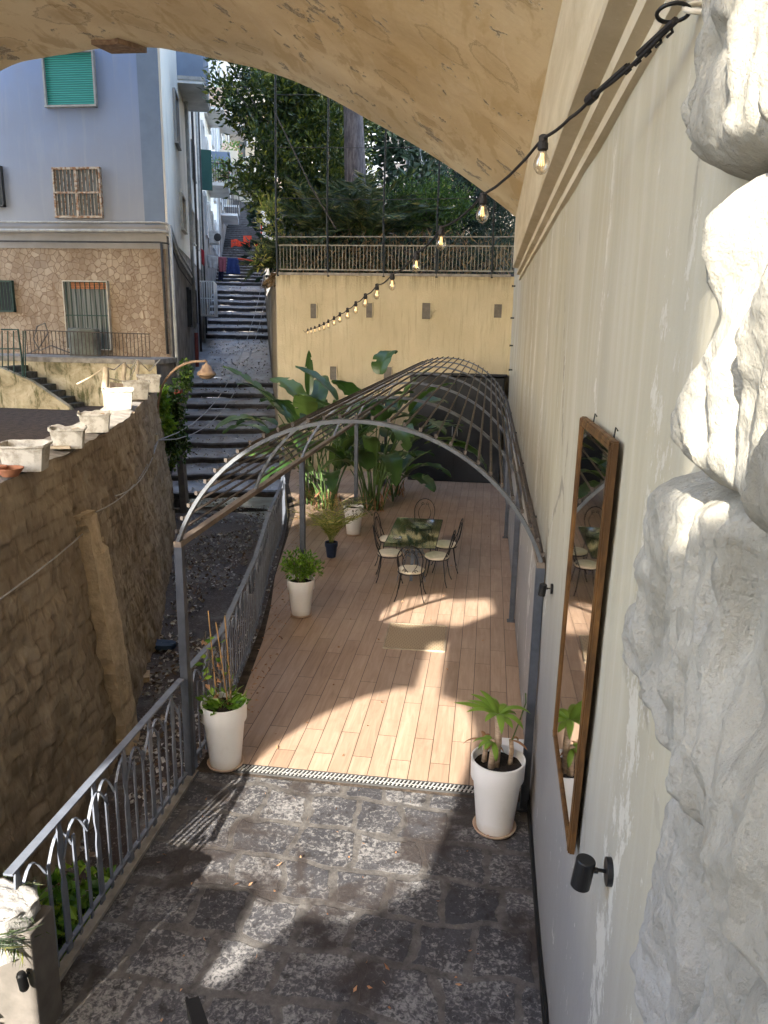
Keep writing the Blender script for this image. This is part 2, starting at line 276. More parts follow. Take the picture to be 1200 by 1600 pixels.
    mx = t.n('MixShader'); t.l(t.math('ADD', t.math('MULTIPLY', t.math('POWER', fr.outputs['Facing'], 3.), .8), .05), mx.inputs[0]); t.l(tr.outputs[0], mx.inputs[1]); t.l(gl.outputs[0], mx.inputs[2]); t.l(mx.outputs[0], t.out.inputs[0]); MT['tableglass'] = t.m
    t = NT('bulb_glass'); gl = t.n('BsdfGlossy'); gl.inputs['Roughness'].default_value = .03
    tr = t.n('BsdfTransparent'); tr.inputs[0].default_value = (.90, .86, .78, 1); fr = t.n('LayerWeight'); fr.inputs[0].default_value = .55
    mx = t.n('MixShader'); t.l(t.math('ADD', t.math('MULTIPLY', fr.outputs['Facing'], .55), .06), mx.inputs[0]); t.l(tr.outputs[0], mx.inputs[1]); t.l(gl.outputs[0], mx.inputs[2]); t.l(mx.outputs[0], t.out.inputs[0]); MT['bulb'] = t.m
    t = NT('warm_filament'); MT['filament'] = t.fin((.9, .6, .3), .5, None, 0, Emission_Color=(1., .62, .25), Emission_Strength=.45)
    # shutter slats
    def slats(nm, c1, c2, sc):
        t = NT(nm); wv = t.n('TexWave', wave_type='BANDS', bands_direction='Z', wave_profile='SIN'); t.l(t.pos(), wv.inputs[0]); wv.inputs['Scale'].default_value = sc
        return t.fin(t.ramp(wv.outputs[1], [(.15, c2), (.5, c1)]), .5, t.bump(wv.outputs[1], .7, .02))
    MT['tealshut'] = slats('teal_roller_shutter', (.05, .36, .30), (.02, .16, .14), 5.5)
    MT['orangeshut'] = slats('orange_roller_shutter', (.45, .20, .09), (.2, .08, .04), 7)
    MT['greenshut'] = slats('green_louvre', (.03, .12, .10), (.015, .06, .05), 7)
    MT['tanshut'] = slats('tan_louvre', (.38, .28, .18), (.20, .15, .1), 7)
    MT['canvas'] = simple('dusty_tarp', (.165, .175, .15), (.095, .10, .09), 3, .8, .5, .04, 6)
    MT['hatch'] = None
    t = NT('perforated_hatch'); mp = t.pos((1, 1, 1), 'obj', (0, 0, math.radians(45))); br = t.n('TexBrick', offset=0.); t.l(mp, br.inputs['Vector'])
    for k, x in (('Scale', 1.), ('Brick Width', .035), ('Row Height', .035), ('Mortar Size', .0065), ('Mortar Smooth', .2)): br.inputs[k].default_value = x
    c = t.mix(br.outputs['Fac'], (.23, .16, .10), (.48, .38, .25)); MT['hatch'] = t.fin(c, .55, t.bump(br.outputs['Fac'], .8, .006))
    # fabric / misc
    for k, c in (('cloth_white', (.62, .62, .62)), ('cloth_pink', (.38, .12, .16)), ('cloth_blue', (.03, .06, .22)), ('cloth_red', (.35, .02, .03)), ('cloth_navy', (.03, .035, .08)), ('net', (.75, .085, .04)), ('rag', (.05, .09, .17)), ('pipe', (.42, .42, .40)), ('pipedark', (.06, .06, .06)), ('redpipe', (.22, .045, .03)), ('concpole', (.16, .145, .13)), ('wire', (.42, .42, .42)), ('cable', (.02, .018, .018)), ('rope', (.55, .48, .36)), ('bamboo', (.45, .28, .12)), ('ac', (.55, .55, .53)), ('tub', (.50, .49, .455)), ('lampshade', (.36, .25, .17)), ('stake', (.42, .36, .27)), ('zinc', (.42, .42, .41)), ('tan', (.60, .56, .48)), ('gutterdark', (.012, .012, .012))):
        MT[k] = simple(k+'_material', c, tuple(x*.7 for x in c), 6, .65, .12, .003, 30)
    t = NT('mortar_tub'); n = t.noise(t.pos((1, 1, 1), 'obj'), 7, 8, .7); c = t.ramp(n, [(.42, (.33, .31, .27)), (.55, (.52, .51, .47))])
    MT['tub'] = t.fin(c, .75, t.bump(n, .3, .004)); MT['tubdirt'] = simple('dried_mortar', (.66, .58, .44), (.34, .22, .13), 9, .9, .5, .01, 30)
    t = NT('pine_bark'); n = t.noise(t.pos((5, 5, .9)), 3, 8, .7); MT['bark'] = t.fin(t.ramp(n, [(.4, (.075, .065, .07)), (.6, (.17, .15, .155))]), .9, t.bump(n, 1., .05))
    MT['stem'] = simple('plant_stem', (.20, .16, .10), (.10, .08, .05), 12, .8, .3, .004, 40)
    MT['caneskin'] = simple('pale_cane', (.48, .36, .26), (.30, .21, .14), 16, .8, .3, .004, 40, st=(1, 1, 3))
    MT['greenstem'] = simple('green_stem', (.10, .17, .05), (.05, .09, .03), 8, .6, .1, .002, 40)
    # leaves
    def leaf(nm, stops, rough=.45, tr=.25, spec=.4):
        t = NT(nm); g = t.n('NewGeometry'); c = t.ramp(g.outputs['Random Per Island'], stops)
        t.fin(c, rough, None, 0, Specular_IOR_Level=spec); tl = t.n('BsdfTranslucent'); t.l(t.mix(1., c, (1.5, 1.5, .8), 'MULTIPLY'), tl.inputs[0])
        mx = t.n('MixShader'); mx.inputs[0].default_value = tr; t.l(t.b.outputs[0], mx.inputs[1]); t.l(tl.outputs[0], mx.inputs[2]); t.l(mx.outputs[0], t.out.inputs[0]); MT[nm] = t.m
    leaf('leaf_magnolia', [(0, (.022, .042, .012)), (.6, (.05, .08, .022)), (.85, (.12, .15, .03)), (1, (.24, .26, .05))], .3, .2)
    leaf('leaf_conifer', [(0, (.010, .026, .018)), (1, (.028, .055, .03))], .6, .1)
    leaf('leaf_bush', [(0, (.025, .055, .012)), (.7, (.06, .12, .025)), (1, (.15, .22, .04))], .4, .2)
    leaf('leaf_palm', [(0, (.025, .045, .025)), (.7, (.055, .08, .035)), (1, (.16, .16, .06))], .45, .2)
    leaf('leaf_palmdry', [(0, (.12, .075, .04)), (1, (.28, .19, .10))], .7, .2)
    leaf('leaf_banana', [(0, (.028, .065, .016)), (.7, (.055, .11, .026)), (1, (.13, .19, .045))], .35, .25)
    leaf('leaf_lime', [(0, (.10, .20, .03)), (1, (.25, .38, .05))], .4, .35)
    leaf('leaf_box', [(0, (.05, .12, .012)), (.6, (.11, .23, .02)), (1, (.22, .36, .05))], .3, .25)
    leaf('leaf_gold', [(0, (.12, .18, .04)), (.6, (.26, .29, .07)), (1, (.50, .42, .15))], .5, .3)
    leaf('leaf_drac', [(0, (.09, .20, .03)), (.7, (.20, .32, .05)), (1, (.38, .42, .10))], .35, .3)
    leaf('leaf_dry', [(0, (.22, .10, .05)), (1, (.45, .25, .14))], .7, .2)
    leaf('litter', [(0, (.10, .06, .035)), (.3, (.20, .14, .10)), (.45, (.36, .34, .32)), (1, (.60, .60, .61))], .7, .05)
    leaf('leaf_ivy', [(0, (.03, .08, .01)), (.5, (.09, .20, .02)), (1, (.28, .42, .05))], .4, .3)
    leaf('leaf_flower', [(0, (.08, .16, .05)), (.7, (.16, .28, .08)), (.9, (.5, .2, .12)), (1, (.65, .5, .4))], .5, .25)
mk()
# ---------------------------------------------------------------- mesh helpers
V = Vector
class MB:
    def __init__(s): s.v = []; s.f = []; s.uv = None; s.sm = False; s.mi = []
    def add(s, vs, fs, mi=0):
        o = len(s.v); s.v += [tuple(map(float, p)) for p in vs]; s.f += [tuple(i+o for i in f) for f in fs]; s.mi += [mi]*len(fs); return s
    def box(s, c, d, rz=0., M=None):
        c = V(c); R = Matrix.Rotation(rz, 3, 'Z') if M is None else M
        vs = [c+R@V((d[0]/2*i, d[1]/2*j, d[2]/2*k)) for i in (-1, 1) for j in (-1, 1) for k in (-1, 1)]
        return s.add(vs, [(0, 1, 3, 2), (4, 6, 7, 5), (0, 4, 5, 1), (2, 3, 7, 6), (0, 2, 6, 4), (1, 5, 7, 3)])
    def bar(s, p, q, w, h, up=(0, 0, 1)):
        p = V(p); q = V(q); d = (q-p); L = d.length
        if L < 1e-6: return s
        d /= L; x = d.cross(V(up))
        if x.length < 1e-4: x = d.cross(V((1, 0, 0)))
        x.normalize(); z = x.cross(d)
        return s.box((p+q)/2, (w, L, h), M=Matrix((x, d, z)).transposed())
    def tube(s, pts, r, n=6, cap=True):
        pts = [V(p) for p in pts]; m = len(pts); rs = r if isinstance(r, (list, tuple)) else [r]*m
        vs = []; prev = None
        for i, p in enumerate(pts):
            d = (pts[min(i+1, m-1)]-pts[max(i-1, 0)]).normalized()
            if prev is None: x = d.cross(V((0, 0, 1)) if abs(d.z) < .95 else V((1, 0, 0))).normalized()
            else: x = (prev-d*prev.dot(d)).normalized()
            prev = x; y = d.cross(x)
            for k in range(n):
                a = 2*math.pi*k/n; vs.append(p+x*(rs[i]*math.cos(a))+y*(rs[i]*math.sin(a)))
        fs = [(i*n+k, i*n+(k+1) % n, (i+1)*n+(k+1) % n, (i+1)*n+k) for i in range(m-1) for k in range(n)]
        if cap: fs += [tuple(range(n))[::-1], tuple((m-1)*n+k for k in range(n))]
        return s.add(vs, fs)
    def ribbon(s, pts, w, h, side):          # flat bar along a curve, side = width direction
        pts = [V(p) for p in pts]; side = V(side).normalized(); m = len(pts); vs = []
        for i, p in enumerate(pts):
            d = (pts[min(i+1, m-1)]-pts[max(i-1, 0)]).normalized(); u = d.cross(side).normalized()
            for a, b in ((-1, -1), (1, -1), (1, 1), (-1, 1)): vs.append(p+side*(a*w/2)+u*(b*h/2))
        fs = [(i*4+k, i*4+(k+1) % 4, i*4+4+(k+1) % 4, i*4+4+k) for i in range(m-1) for k in range(4)]
        fs += [(3, 2, 1, 0), tuple((m-1)*4+k for k in range(4))]
        return s.add(vs, fs)
    def lathe(s, prof, c=(0, 0, 0), n=28, M=None):
        c = V(c); vs = []; m = len(prof)
        for r, z in prof:
            for k in range(n):
                a = 2*math.pi*k/n; p = V((r*math.cos(a), r*math.sin(a), z)); vs.append(c+(M@p if M else p))
        fs = [(i*n+k, i*n+(k+1) % n, (i+1)*n+(k+1) % n, (i+1)*n+k) for i in range(m-1) for k in range(n)]
        fs += [tuple(range(n))[::-1], tuple((m-1)*n+k for k in range(n))]
        return s.add(vs, fs)
    def prism(s, poly, z0, z1, ax='z'):      # polygon (a,b) extruded along the axis
        P = {'z': lambda a, b, t: (a, b, t), 'y': lambda a, b, t: (a, t, b), 'x': lambda a, b, t: (t, a, b)}[ax]
        n = len(poly); vs = [P(a, b, z0) for a, b in poly]+[P(a, b, z1) for a, b in poly]
        return s.add(vs, [tuple(range(n))[::-1], tuple(range(n, 2*n))]+[(k, (k+1) % n, n+(k+1) % n, n+k) for k in range(n)])
    def grid(s, P, close=False):             # P[i][j] points
        a = len(P); b = len(P[0]); vs = [p for r in P for p in r]
        return s.add(vs, [(i*b+j, i*b+j+1, (i+1)*b+j+1, (i+1)*b+j) for i in range(a-1) for j in range(b-1)])
    def build(s, name, mat, parent=None, smooth=False, loc=None, label=None, fixn=True):
        me = bpy.data.meshes.new(name)
        vs = s.v
        if loc is not None: vs = [(x-loc[0], y-loc[1], z-loc[2]) for x, y, z in vs]
        me.from_pydata(vs, [], s.f); 
        for mm in (mat if isinstance(mat, (list, tuple)) else [mat]): me.materials.append(MT[mm] if isinstance(mm, str) else mm)
        if any(s.mi): me.polygons.foreach_set('material_index', s.mi)
        if fixn:
            import bmesh
            b = bmesh.new(); b.from_mesh(me); bmesh.ops.recalc_face_normals(b, faces=b.faces); b.to_mesh(me); b.free()
        if smooth: me.shade_smooth() if hasattr(me, 'shade_smooth') else me.polygons.foreach_set('use_smooth', [True]*len(me.polygons))
        me.update(); o = bpy.data.objects.new(name, me); col.objects.link(o)
        if loc is not None and parent is None: o.location = loc
        if parent is not None:
            o.parent = parent
            if loc is None: o.matrix_parent_inverse = Matrix.Identity(4)
        if label: o['label'] = label
        return o
def bevel(o, w=.004, seg=2):
    b = o.modifiers.new('bevel', 'BEVEL'); b.width = w; b.segments = seg; b.limit_method = 'ANGLE'; return o
def tag(o, label, cat, group=None, kind=None):
    if label: o['label'] = label
    if cat: o['category'] = cat
    if group: o['group'] = group
    if kind: o['kind'] = kind
    return o
def thing(name, label, cat, loc=(0, 0, 0), rz=0., group=None):
    o = bpy.data.objects.new(name, None); col.objects.link(o); o.empty_display_size = .1
    o.location = loc; o.rotation_euler = (0, 0, rz); return tag(o, label, cat, group)
def part(mb, name, mat, root, **k):          # mb in world coordinates, root unrotated
    L = root.location; 
    p = root.parent
    base = V((0, 0, 0)); q = root
    while q is not None: base += q.location; q = q.parent
    k.setdefault('smooth', False); sm = k.pop('smooth'); lab = k.pop('label', None)
    mb.v = [(x-base.x, y-base.y, z-base.z) for x, y, z in mb.v]
    o = mb.build(name, mat, None, sm, None, lab, k.pop('fixn', True)); o.parent = root; return o
def struct(o): o['kind'] = 'structure'; return o
def kids(o): return [c for c in bpy.data.objects if c.parent == o]
def dup(o, parent=None):
    c = o.copy(); col.objects.link(c); c.parent = parent
    for ch in kids(o): dup(ch, c)
    return c
def fbm(p, sc=1., o=4): return mn.fractal(V(p)*sc, 1., 2., o)
def lerp(xs, ys, x): return float(np.interp(x, xs, ys))
# leaf scattering: arrays of base points and directions -> 1 island per leaf
def leaves(pts, dirs, L, W, mat, name, parent=None, fold=.25, label=None, curl=.15, six=False):
    n = len(pts); pts = np.asarray(pts, float); dirs = np.asarray(dirs, float); dirs /= np.linalg.norm(dirs, axis=1)[:, None]+1e-9
    L = np.broadcast_to(L, n)[:, None]*rng.uniform(.7, 1.25, (n, 1)); W = np.broadcast_to(W, n)[:, None]*rng.uniform(.8, 1.2, (n, 1))
    r = rng.normal(size=(n, 3)); s = np.cross(dirs, r); s /= np.linalg.norm(s, axis=1)[:, None]+1e-9; u = np.cross(s, dirs)
    a = pts; m1 = pts+dirs*L*.45; tip = pts+dirs*L-u*L*curl
    v = np.stack([a, m1+s*W/2+u*W*fold, tip, m1-s*W/2+u*W*fold, m1-u*0], 1)
    vs = v.reshape(-1, 3); k = np.arange(n)*5
    f = np.concatenate([np.stack([k, k+1, k+4], 1), np.stack([k+1, k+2, k+4], 1), np.stack([k, k+4, k+3], 1), np.stack([k+4, k+2, k+3], 1)])
    me = bpy.data.meshes.new(name); me.from_pydata(vs.tolist(), [], f.tolist()); me.materials.append(MT[mat]); me.update()
    o = bpy.data.objects.new(name, me); col.objects.link(o)
    if parent is not None: o.parent = parent
    if label: o['label'] = label
    return o
def clumpcrown(blobs, ncl, per, cr, up=.3):
    """blobs: (centre, radii); clusters near the surface, leaves round cluster centres"""
    P = []; Dd = []; tot = sum(b[1][0]*b[1][1]*b[1][2] for b in blobs)
    for c, r in blobs:
        c = np.array(c); r = np.array(r); k = max(3, int(ncl*(r[0]*r[1]*r[2])/tot))
        d = rng.normal(size=(k, 3)); d /= np.linalg.norm(d, axis=1)[:, None]
        q = c+d*r*(rng.uniform(.35, 1.08, (k, 1)))
        for cc, dd in zip(q, d):
            m_ = int(per*rng.uniform(.5, 1.5)); o = rng.normal(size=(m_, 3)); o /= np.linalg.norm(o, axis=1)[:, None]
            P.append(cc+o*cr*rng.uniform(.1, 1, (m_, 1))); Dd.append(o+dd*.6+np.array([0, 0, up])+rng.normal(size=(m_, 3))*.3)
    return np.concatenate(P), np.concatenate(Dd)
def frond_pts(base, az, L, elev, droop, leafL, n=34, w=.03, vee=.5):
    base = np.array(base, float); h = np.array([math.cos(az), math.sin(az), 0]); P = []; D_ = []; mid = []
    p = base.copy(); e = elev
    for i in range(n):
        t = i/(n-1); d = h*math.cos(e)+np.array([0, 0, math.sin(e)]); p = p+d*L/n; e -= droop/n; mid.append(p.copy())
        if t > .12:
            s = np.cross(d, [0, 0, 1]); s /= np.linalg.norm(s)+1e-9; u = np.cross(s, d)
            for sg in (-1, 1): P.append(p.copy()); D_.append(s*sg+d*.7+u*(vee)*.5+rng.normal(size=3)*.08-np.array([0, 0, .15]))
    return mid, P, D_
# ================================================================ SETTING
g = MB(); g.box((0, 60, -2.6), (600, 600, .4)); struct(g.build('ground', 'street'))
DV = np.array([-.296, .955]); NV = np.array([DV[1], -DV[0]])            # street direction and its right-hand normal
Rp = [(-2.76, 1.0), (-2.76, 6.8), (-3.2, 9.84), (-4.1, 14.5), (-4.5, 16.3), (-6.15, 22.)]
Lp = [(-4.05, 1.0), (-4.2, 6.0), (-4.6, 9.2), (-5.15, 11.2), (-6.3, 14.6), (-8.68, 21.2)]
# right wall
wr = thing('plaster_wall', 'tall pale plaster wall running along the right of the terrace', 'wall', (.55, 8, 0))
g = MB()
P = [[(.55+.012*fbm((y, z, 0), .9, 4)*1.0, y, z) for z in np.linspace(-.4, 7, 40)] for y in np.linspace(-4, 22.6, 120)]
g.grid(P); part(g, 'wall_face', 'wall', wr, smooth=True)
g = MB(); g.box((1.6, 9.3, 8.6), (2.04, 26.6, 18.)); part(g, 'wall_core', 'cornice', wr)
ZF, ZJ, XF = 5.45, 6.45, .38
g = MB(); g.prism([(.56, ZF-.26), (.515, ZF-.25), (.505, ZF-.21), (.54, ZF-.185), (.54, ZF-.16), (.475, ZF-.14), (.465, ZF-.09), (.505, ZF-.065), (.505, ZF-.03), (XF+.01, ZF), (XF, ZF+.02), (XF, ZJ), (.57, ZJ), (.57, ZF-.26)], -3.9, 17.0, 'y')
part(g, 'cornice', 'cornice', wr)
g = MB(); g.box((.537, 3.0, .05), (.02, 8., .12)); part(g, 'skirting', 'gutterdark', wr)
# vault
prof = [(XF+.0, ZJ), (-1.05, 7.43), (-2.94, 8.45), (-4.55, 9.18), (-6.47, 9.65), (-7.87, 9.82), (-9.9, 9.64), (-10.8, 9.43), (-13., 8.5), (-15., 7.1), (-16.2, 5.6), (-16.6, 3)]
def spl(pts, n):
    out = []; m_ = len(pts)
    for i in range(m_-1):
        p0 = V(pts[max(i-1, 0)]); p1 = V(pts[i]); p2 = V(pts[i+1]); p3 = V(pts[min(i+2, m_-1)])
        for k in range(n):
            t = k/n; out.append(.5*((2*p1)+(p2-p0)*t+(2*p0-5*p1+4*p2-p3)*t*t+(3*p1-p0-3*p2+p3)*t**3))
    return out+[V(pts[-1])]
pv = spl(prof, 9); YV0, YV1 = 2.0, 17.0
vt = thing('stone_vault', 'broad ochre plastered barrel vault spanning overhead with flaking water stains', 'arch', (-7.8, 8, 6))
g = MB(); ys = np.linspace(YV0, YV1, 60); G = []
for k, y in enumerate(ys):
    row = []
    for p in pv:
        e = 0 if k in (0, len(ys)-1) else 1
        d = .035*fbm((p[0], y, p[1]), .8, 4)*(.4 if e == 0 else 1)
        row.append((p[0]+(0 if p is pv[0] else d*.3), y+(.03*fbm((p[0], 0, p[1]), 2.2, 4) if k == len(ys)-1 else 0), p[1]+d))
    G.append(row)
g.grid(G); part(g, 'vault_soffit', 'vault', vt, smooth=True)
g = MB(); top = 22.
poly = [(p[0], p[1]+.06) for p in pv]+[(-16.6, -2), (-20, -2), (-20, top), (2.6, top), (2.6, ZJ+.06)]
for y in (YV0+.03, YV1-.03):
    g.add([(a, y, b) for a, b in poly], [tuple(range(len(poly)))])
g.box((-8.7, (YV0+YV1)/2, top-.1), (22.6, YV1-YV0-.06, .2)); g.box((-19.9, (YV0+YV1)/2, 10), (.2, YV1-YV0-.06, 24)); g.box((2.5, (YV0+YV1)/2, 14), (.2, YV1-YV0-.06, 15.5))
g.box((-16.75, (YV0+YV1)/2, 0), (.2, YV1-YV0-.06, 6))
part(g, 'bridge_body', 'cornice', vt)
q0 = aty(152, 72, 16.9); q1 = aty(222, 74, 16.9)
g = MB(); g.prism([(q0[0]+.1, 16.45), (q0[0]+.5, 16.5), (q1[0]-.3, 16.42), (q1[0]-.05, 16.75), (q1[0]+.05, 17.02), (q0[0]+.25, 17.02)], 9.70, 9.86)
part(g, 'exposed_brick_patch', simple('bare_brown_brick', (.30, .21, .14), (.17, .11, .075), 9, .9, .8, .02, 20), vt)
# unseen wall added behind the camera, its openings cut to shape the sun patches
def arch(x0, x1, z0, z1, n=14):
    c = (x0+x1)/2; r = (x1-x0)/2
    return [(x0, z0)]+[(c-r*math.cos(math.pi*k/n), z1-r+r*math.sin(math.pi*k/n)*1.0) for k in range(n+1)]+[(x1, z0)]
def holed_wall(name, outer, holes, y, th, mat, label, cat):
    import bmesh
    b = bmesh.new(); edges = []
    for lp in [outer]+holes:
        vs = [b.verts.new((p[0], y, p[1])) for p in lp]
        edges += [b.edges.new((vs[i], vs[(i+1) % len(vs)])) for i in range(len(vs))]
    bmesh.ops.triangle_fill(b, use_beauty=True, use_dissolve=False, edges=edges)
    r = bmesh.ops.extrude_face_region(b, geom=list(b.faces))
    bmesh.ops.translate(b, vec=(0, -th, 0), verts=[v for v in r['geom'] if isinstance(v, bmesh.types.BMVert)])
    bmesh.ops.recalc_face_normals(b, faces=b.faces)
    me = bpy.data.meshes.new(name); b.to_mesh(me); b.free(); me.materials.append(MT[mat]); o = bpy.data.objects.new(name, me); col.objects.link(o)
    return tag(o, label, cat)
YR = -4.0
h1 = [(-5.06, 4.2), (-5.2, 5.9), (-5.17, 6.4), (-5.05, 6.75), (-4.8, 7.05), (-4.45, 7.24), (-4.28, 7.20), (-4.62, 8.02), (-4.42, 8.06), (-3.98, 7.18), (-3.6, 7.05), (-3.3, 6.7), (-3.15, 6.2), (-2.95, 5.25), (-3.3, 5.02), (-3.7, 5.0), (-3.86, 4.62), (-4.0, 4.62), (-4.06, 5.0), (-4.12, 5.14), (-4.60, 5.14), (-4.62, 4.2)]
h2 = arch(-1.27, -.65, 7.05, 8.9)
h3 = [(-5.75, 8.45), (-5.1, 8.28), (-4.75, 8.42), (-4.45, 8.36), (-4.1, 8.75), (-4.4, 9.15), (-4.9, 9.05), (-5.2, 9.2), (-5.7, 9.0)]
holed_wall('added_sun_mask_wall', [(-9.7, -2.4), (2.6, -2.4), (2.6, 16), (-9.7, 16)], [h1, h2, h3], YR, .12, 'cornice', 'added unseen wall behind the viewer with openings shaping the sun patches', 'wall')
# paving, deck, drain
def sheet(name, poly, z, mat, nx=1):
    g = MB(); g.add([(a, b, z) for a, b in poly], [tuple(range(len(poly)))]); return struct(g.build(name, mat))
g = MB()
P = [[(x, y, .006*fbm((x, y, 0), 1.6, 3)-.006) for y in np.linspace(-1.0, 6.30, 110)] for x in np.linspace(-2.62, .56, 60)]
g.grid(P); struct(g.build('paving', 'paving', smooth=True))
deck = [(-2.30, 6.42), (.56, 6.42), (.56, 22.), (-5.75, 22.), (-5.2, 19.6), (-4.25, 16.6), (-3.47, 12.1), (-3.12, 10.6), (-2.88, 9.4), (-2.62, 7.6), (-2.45, 6.8)]
sheet('deck_floor', deck, .012, 'deck')
rr = [(-2.62, 6.25), (-2.62, 6.8), (-3.05, 9.84), (-3.95, 14.5), (-4.35, 16.3), (-6.0, 22.)]
g = MB(); g.add([(a, b, .004) for a, b in rr+[(.56, 22), (.56, 6.25)]], [tuple(range(8))]); struct(g.build('terrace_ledge', 'ledge'))
g = MB(); g.box((-2.62, 3.4, -.0), (.07, 5.7, .05)); struct(g.build('kerb_strip', 'conc'))
# terrace side wall down to the street
g = MB(); pts = [(-2.63, -2), (-2.63, 6.8), (-3.06, 9.84), (-3.96, 14.5), (-4.36, 16.3), (-6.1, 22.)]
G = [[(p[0], p[1], z) for p in pts] for z in (-2.6, -1.0, -.02)]; g.grid(G)
tag(g.build('terrace_side_wall', 'sidegrey'), 'low dark retaining wall below the terrace railing beside the street', 'wall')
# drain grate
dg = thing('drain_grate', 'galvanised slotted drain channel between stone paving and plank floor', 'drain', (-.95, 6.36, .01))
g = MB(); x0, x1 = -2.3, .14
g.box(((x0+x1)/2, 6.30, .012), (x1-x0, .010, .02)); g.box(((x0+x1)/2, 6.42, .012), (x1-x0, .010, .02)); part(g, 'frame', 'pipedark', dg)
g = MB(); g.box(((x0+x1)/2, 6.36, .009), (x1-x0, .11, .004)); part(g, 'channel', 'gutterdark', dg)
g = MB(); n = 62
for i in range(n):
    x = x0+.02+(x1-x0-.04)*i/(n-1); g.bar((x-.009, 6.31, .016), (x+.009, 6.358, .016), .014, .012); g.bar((x+.009, 6.362, .016), (x+.027, 6.41, .016), .014, .012)
g.box(((x0+x1)/2, 6.36, .013), (x1-x0, .003, .006)); part(g, 'grille', 'zinc', dg)
# hatch
g = MB(); g.box((0, 0, .004), (.80, .86, .016)); h = g.build('floor_hatch', 'hatch'); h.location = (-.83, 9.86, .014); h.rotation_euler.z = .03
tag(h, 'square perforated access hatch set flush in the plank floor', 'hatch')
g = MB()
for a, b in (((-.41, -.44), (.41, -.44)), ((.41, -.44), (.41, .44)), ((.41, .44), (-.41, .44)), ((-.41, .44), (-.41, -.44))): g.bar((*a, .006), (*b, .006), .015, .022)
o = g.build('frame', 'stake'); o.parent = h
# ------------------------------------------------------------ street
def zstreet(y): return lerp([-5, 3, 8, 15, 19.9], [-2.4, -1.9, -1.05, -.65, -.43], y)
st = []     # (t along right edge from (−6.15,22), z) ; y<20 handled with polylines
rows = []
def edge_at(y):
    return (lerp([p[1] for p in Lp], [p[0] for p in Lp], y), lerp([p[1] for p in Rp], [p[0] for p in Rp], y))
g = MB(); G = []
for y in np.linspace(1, 17.6, 40):
    a, b = edge_at(y); a -= .3; b += .12
    G.append([(a+(b-a)*k/14, y, zstreet(y)+.02*fbm((a+(b-a)*k/14, y, 1), 1.5, 3)) for k in range(15)])
# transition rows up to the first step
p0 = np.array([-6.15, 22.]); Wd = 2.68
def srow(t, z, k=25, w0=-.35, w1=.1, amp=.012):
    r = p0+DV*t; out = []
    for i in range(k):
        w_ = -Wd+w0+(Wd-w0+w1)*i/(k-1); q = r+NV*w_; out.append((q[0], q[1], z+amp*fbm((q[0], q[1], 1), 1.5, 3)))
    return out
T0 = (20.-22)/.955
for t in (-3.6, -3.0, T0-.02): G.append(srow(t, -.46 if t < -2.5 else -.43))
g.grid(G); struct(g.build('street', 'street_low', smooth=True))
prof_t = []; t = T0; z = -.43; steps = []
gs = MB(); gr = MB(); gn = MB()
def add_step(t, z, T, rise, slope):
    r0 = srow(t, z, amp=.03); r1 = srow(t, z+rise, amp=.03); gr.grid([r0, r1])
    a = srow(t-.03, z+rise+.012, amp=.03); b_ = srow(t+.13, z+rise+.020, amp=.03); c_ = srow(t-.03, z+rise-.035, amp=.03)
    gn.grid([c_, a, b_])
    gs.grid([srow(t, z+rise), srow(t+T/2, z+rise+slope/2), srow(t+T, z+rise+slope)]); return t+T, z+rise+slope
for i in range(9): t, z = add_step(t, z, 1.12, .15, .135)
def ramp_(t, z, L, dz):
    gs.grid([srow(t+L*k/8, z+dz*k/8, amp=.03) for k in range(9)]); return t+L, z+dz
t, z = ramp_(t, z, 7.3, 1.35)
for i in range(8): t, z = add_step(t, z, 1.15, .17, .165)
t, z = ramp_(t, z, 2.2, .3)
T_TOP = t
for i in range(56): t, z = add_step(t, z, .98, .16, .10)
struct(gs.build('stair_treads', 'street')); struct(gr.build('stair_risers', 'riser')); struct(gn.build('stair_nosings', 'nosing'))
TS = [(T0, -.43)]
def zst(t):
    if t < T0: return zstreet(22+.955*t)
    k = t-T0
    if k < 10.1: return -.43+.285*k/1.12
    if k < 17.4: return 2.13+1.35*(k-10.1)/7.3
    if k < 26.6: return 3.48+.335*(k-17.4)/1.15
    if k < 28.8: return 6.16+.3*(k-26.6)/2.2
    return 6.46+.26*(k-28.8)/.98
# litter on the street
n = 8500; P = []; Dd = []
for i in range(n):
    if random.random() < .62:
        y = random.uniform(4.5, 19.5); a, b = edge_at(y); f = random.random()**(.7 if y > 9 else 1.); x = a+(b-a)*(1-f if random.random() < .7 else f); z_ = zstreet(y)
        if fbm((x, y, 5), .8, 3) < -.12: continue
        P.append((x, y, z_+.02))
    else:
        t = random.uniform(T0, 40)
        if fbm((t, 2, 5), .9, 2) < -.25: continue
        q = p0+DV*t-NV*random.uniform(.0, Wd); k = t-T0
        tz = zst(t)+.07 if k < 10.1 else zst(t)+.03
        if k < 10.08: i_ = int(k/1.12); tz = -.43+.285*i_+.15+.135*((k-1.12*i_)/1.12)+.012
        elif 17.4 < k < 26.6: i_ = int((k-17.4)/1.15); tz = 3.48+.335*i_+.17+.165*((k-17.4-1.15*i_)/1.15)+.012
        P.append((q[0], q[1], tz))
Dd = rng.normal(size=(len(P), 3)); Dd[:, 2] = np.abs(Dd[:, 2])*.25
o = leaves(P, Dd, rng.uniform(.03, .11, len(P)), .05, 'litter', 'street_litter', fold=.1); tag(o, 'fallen leaves and scraps of paper scattered over street and steps', 'litter', kind='stuff')
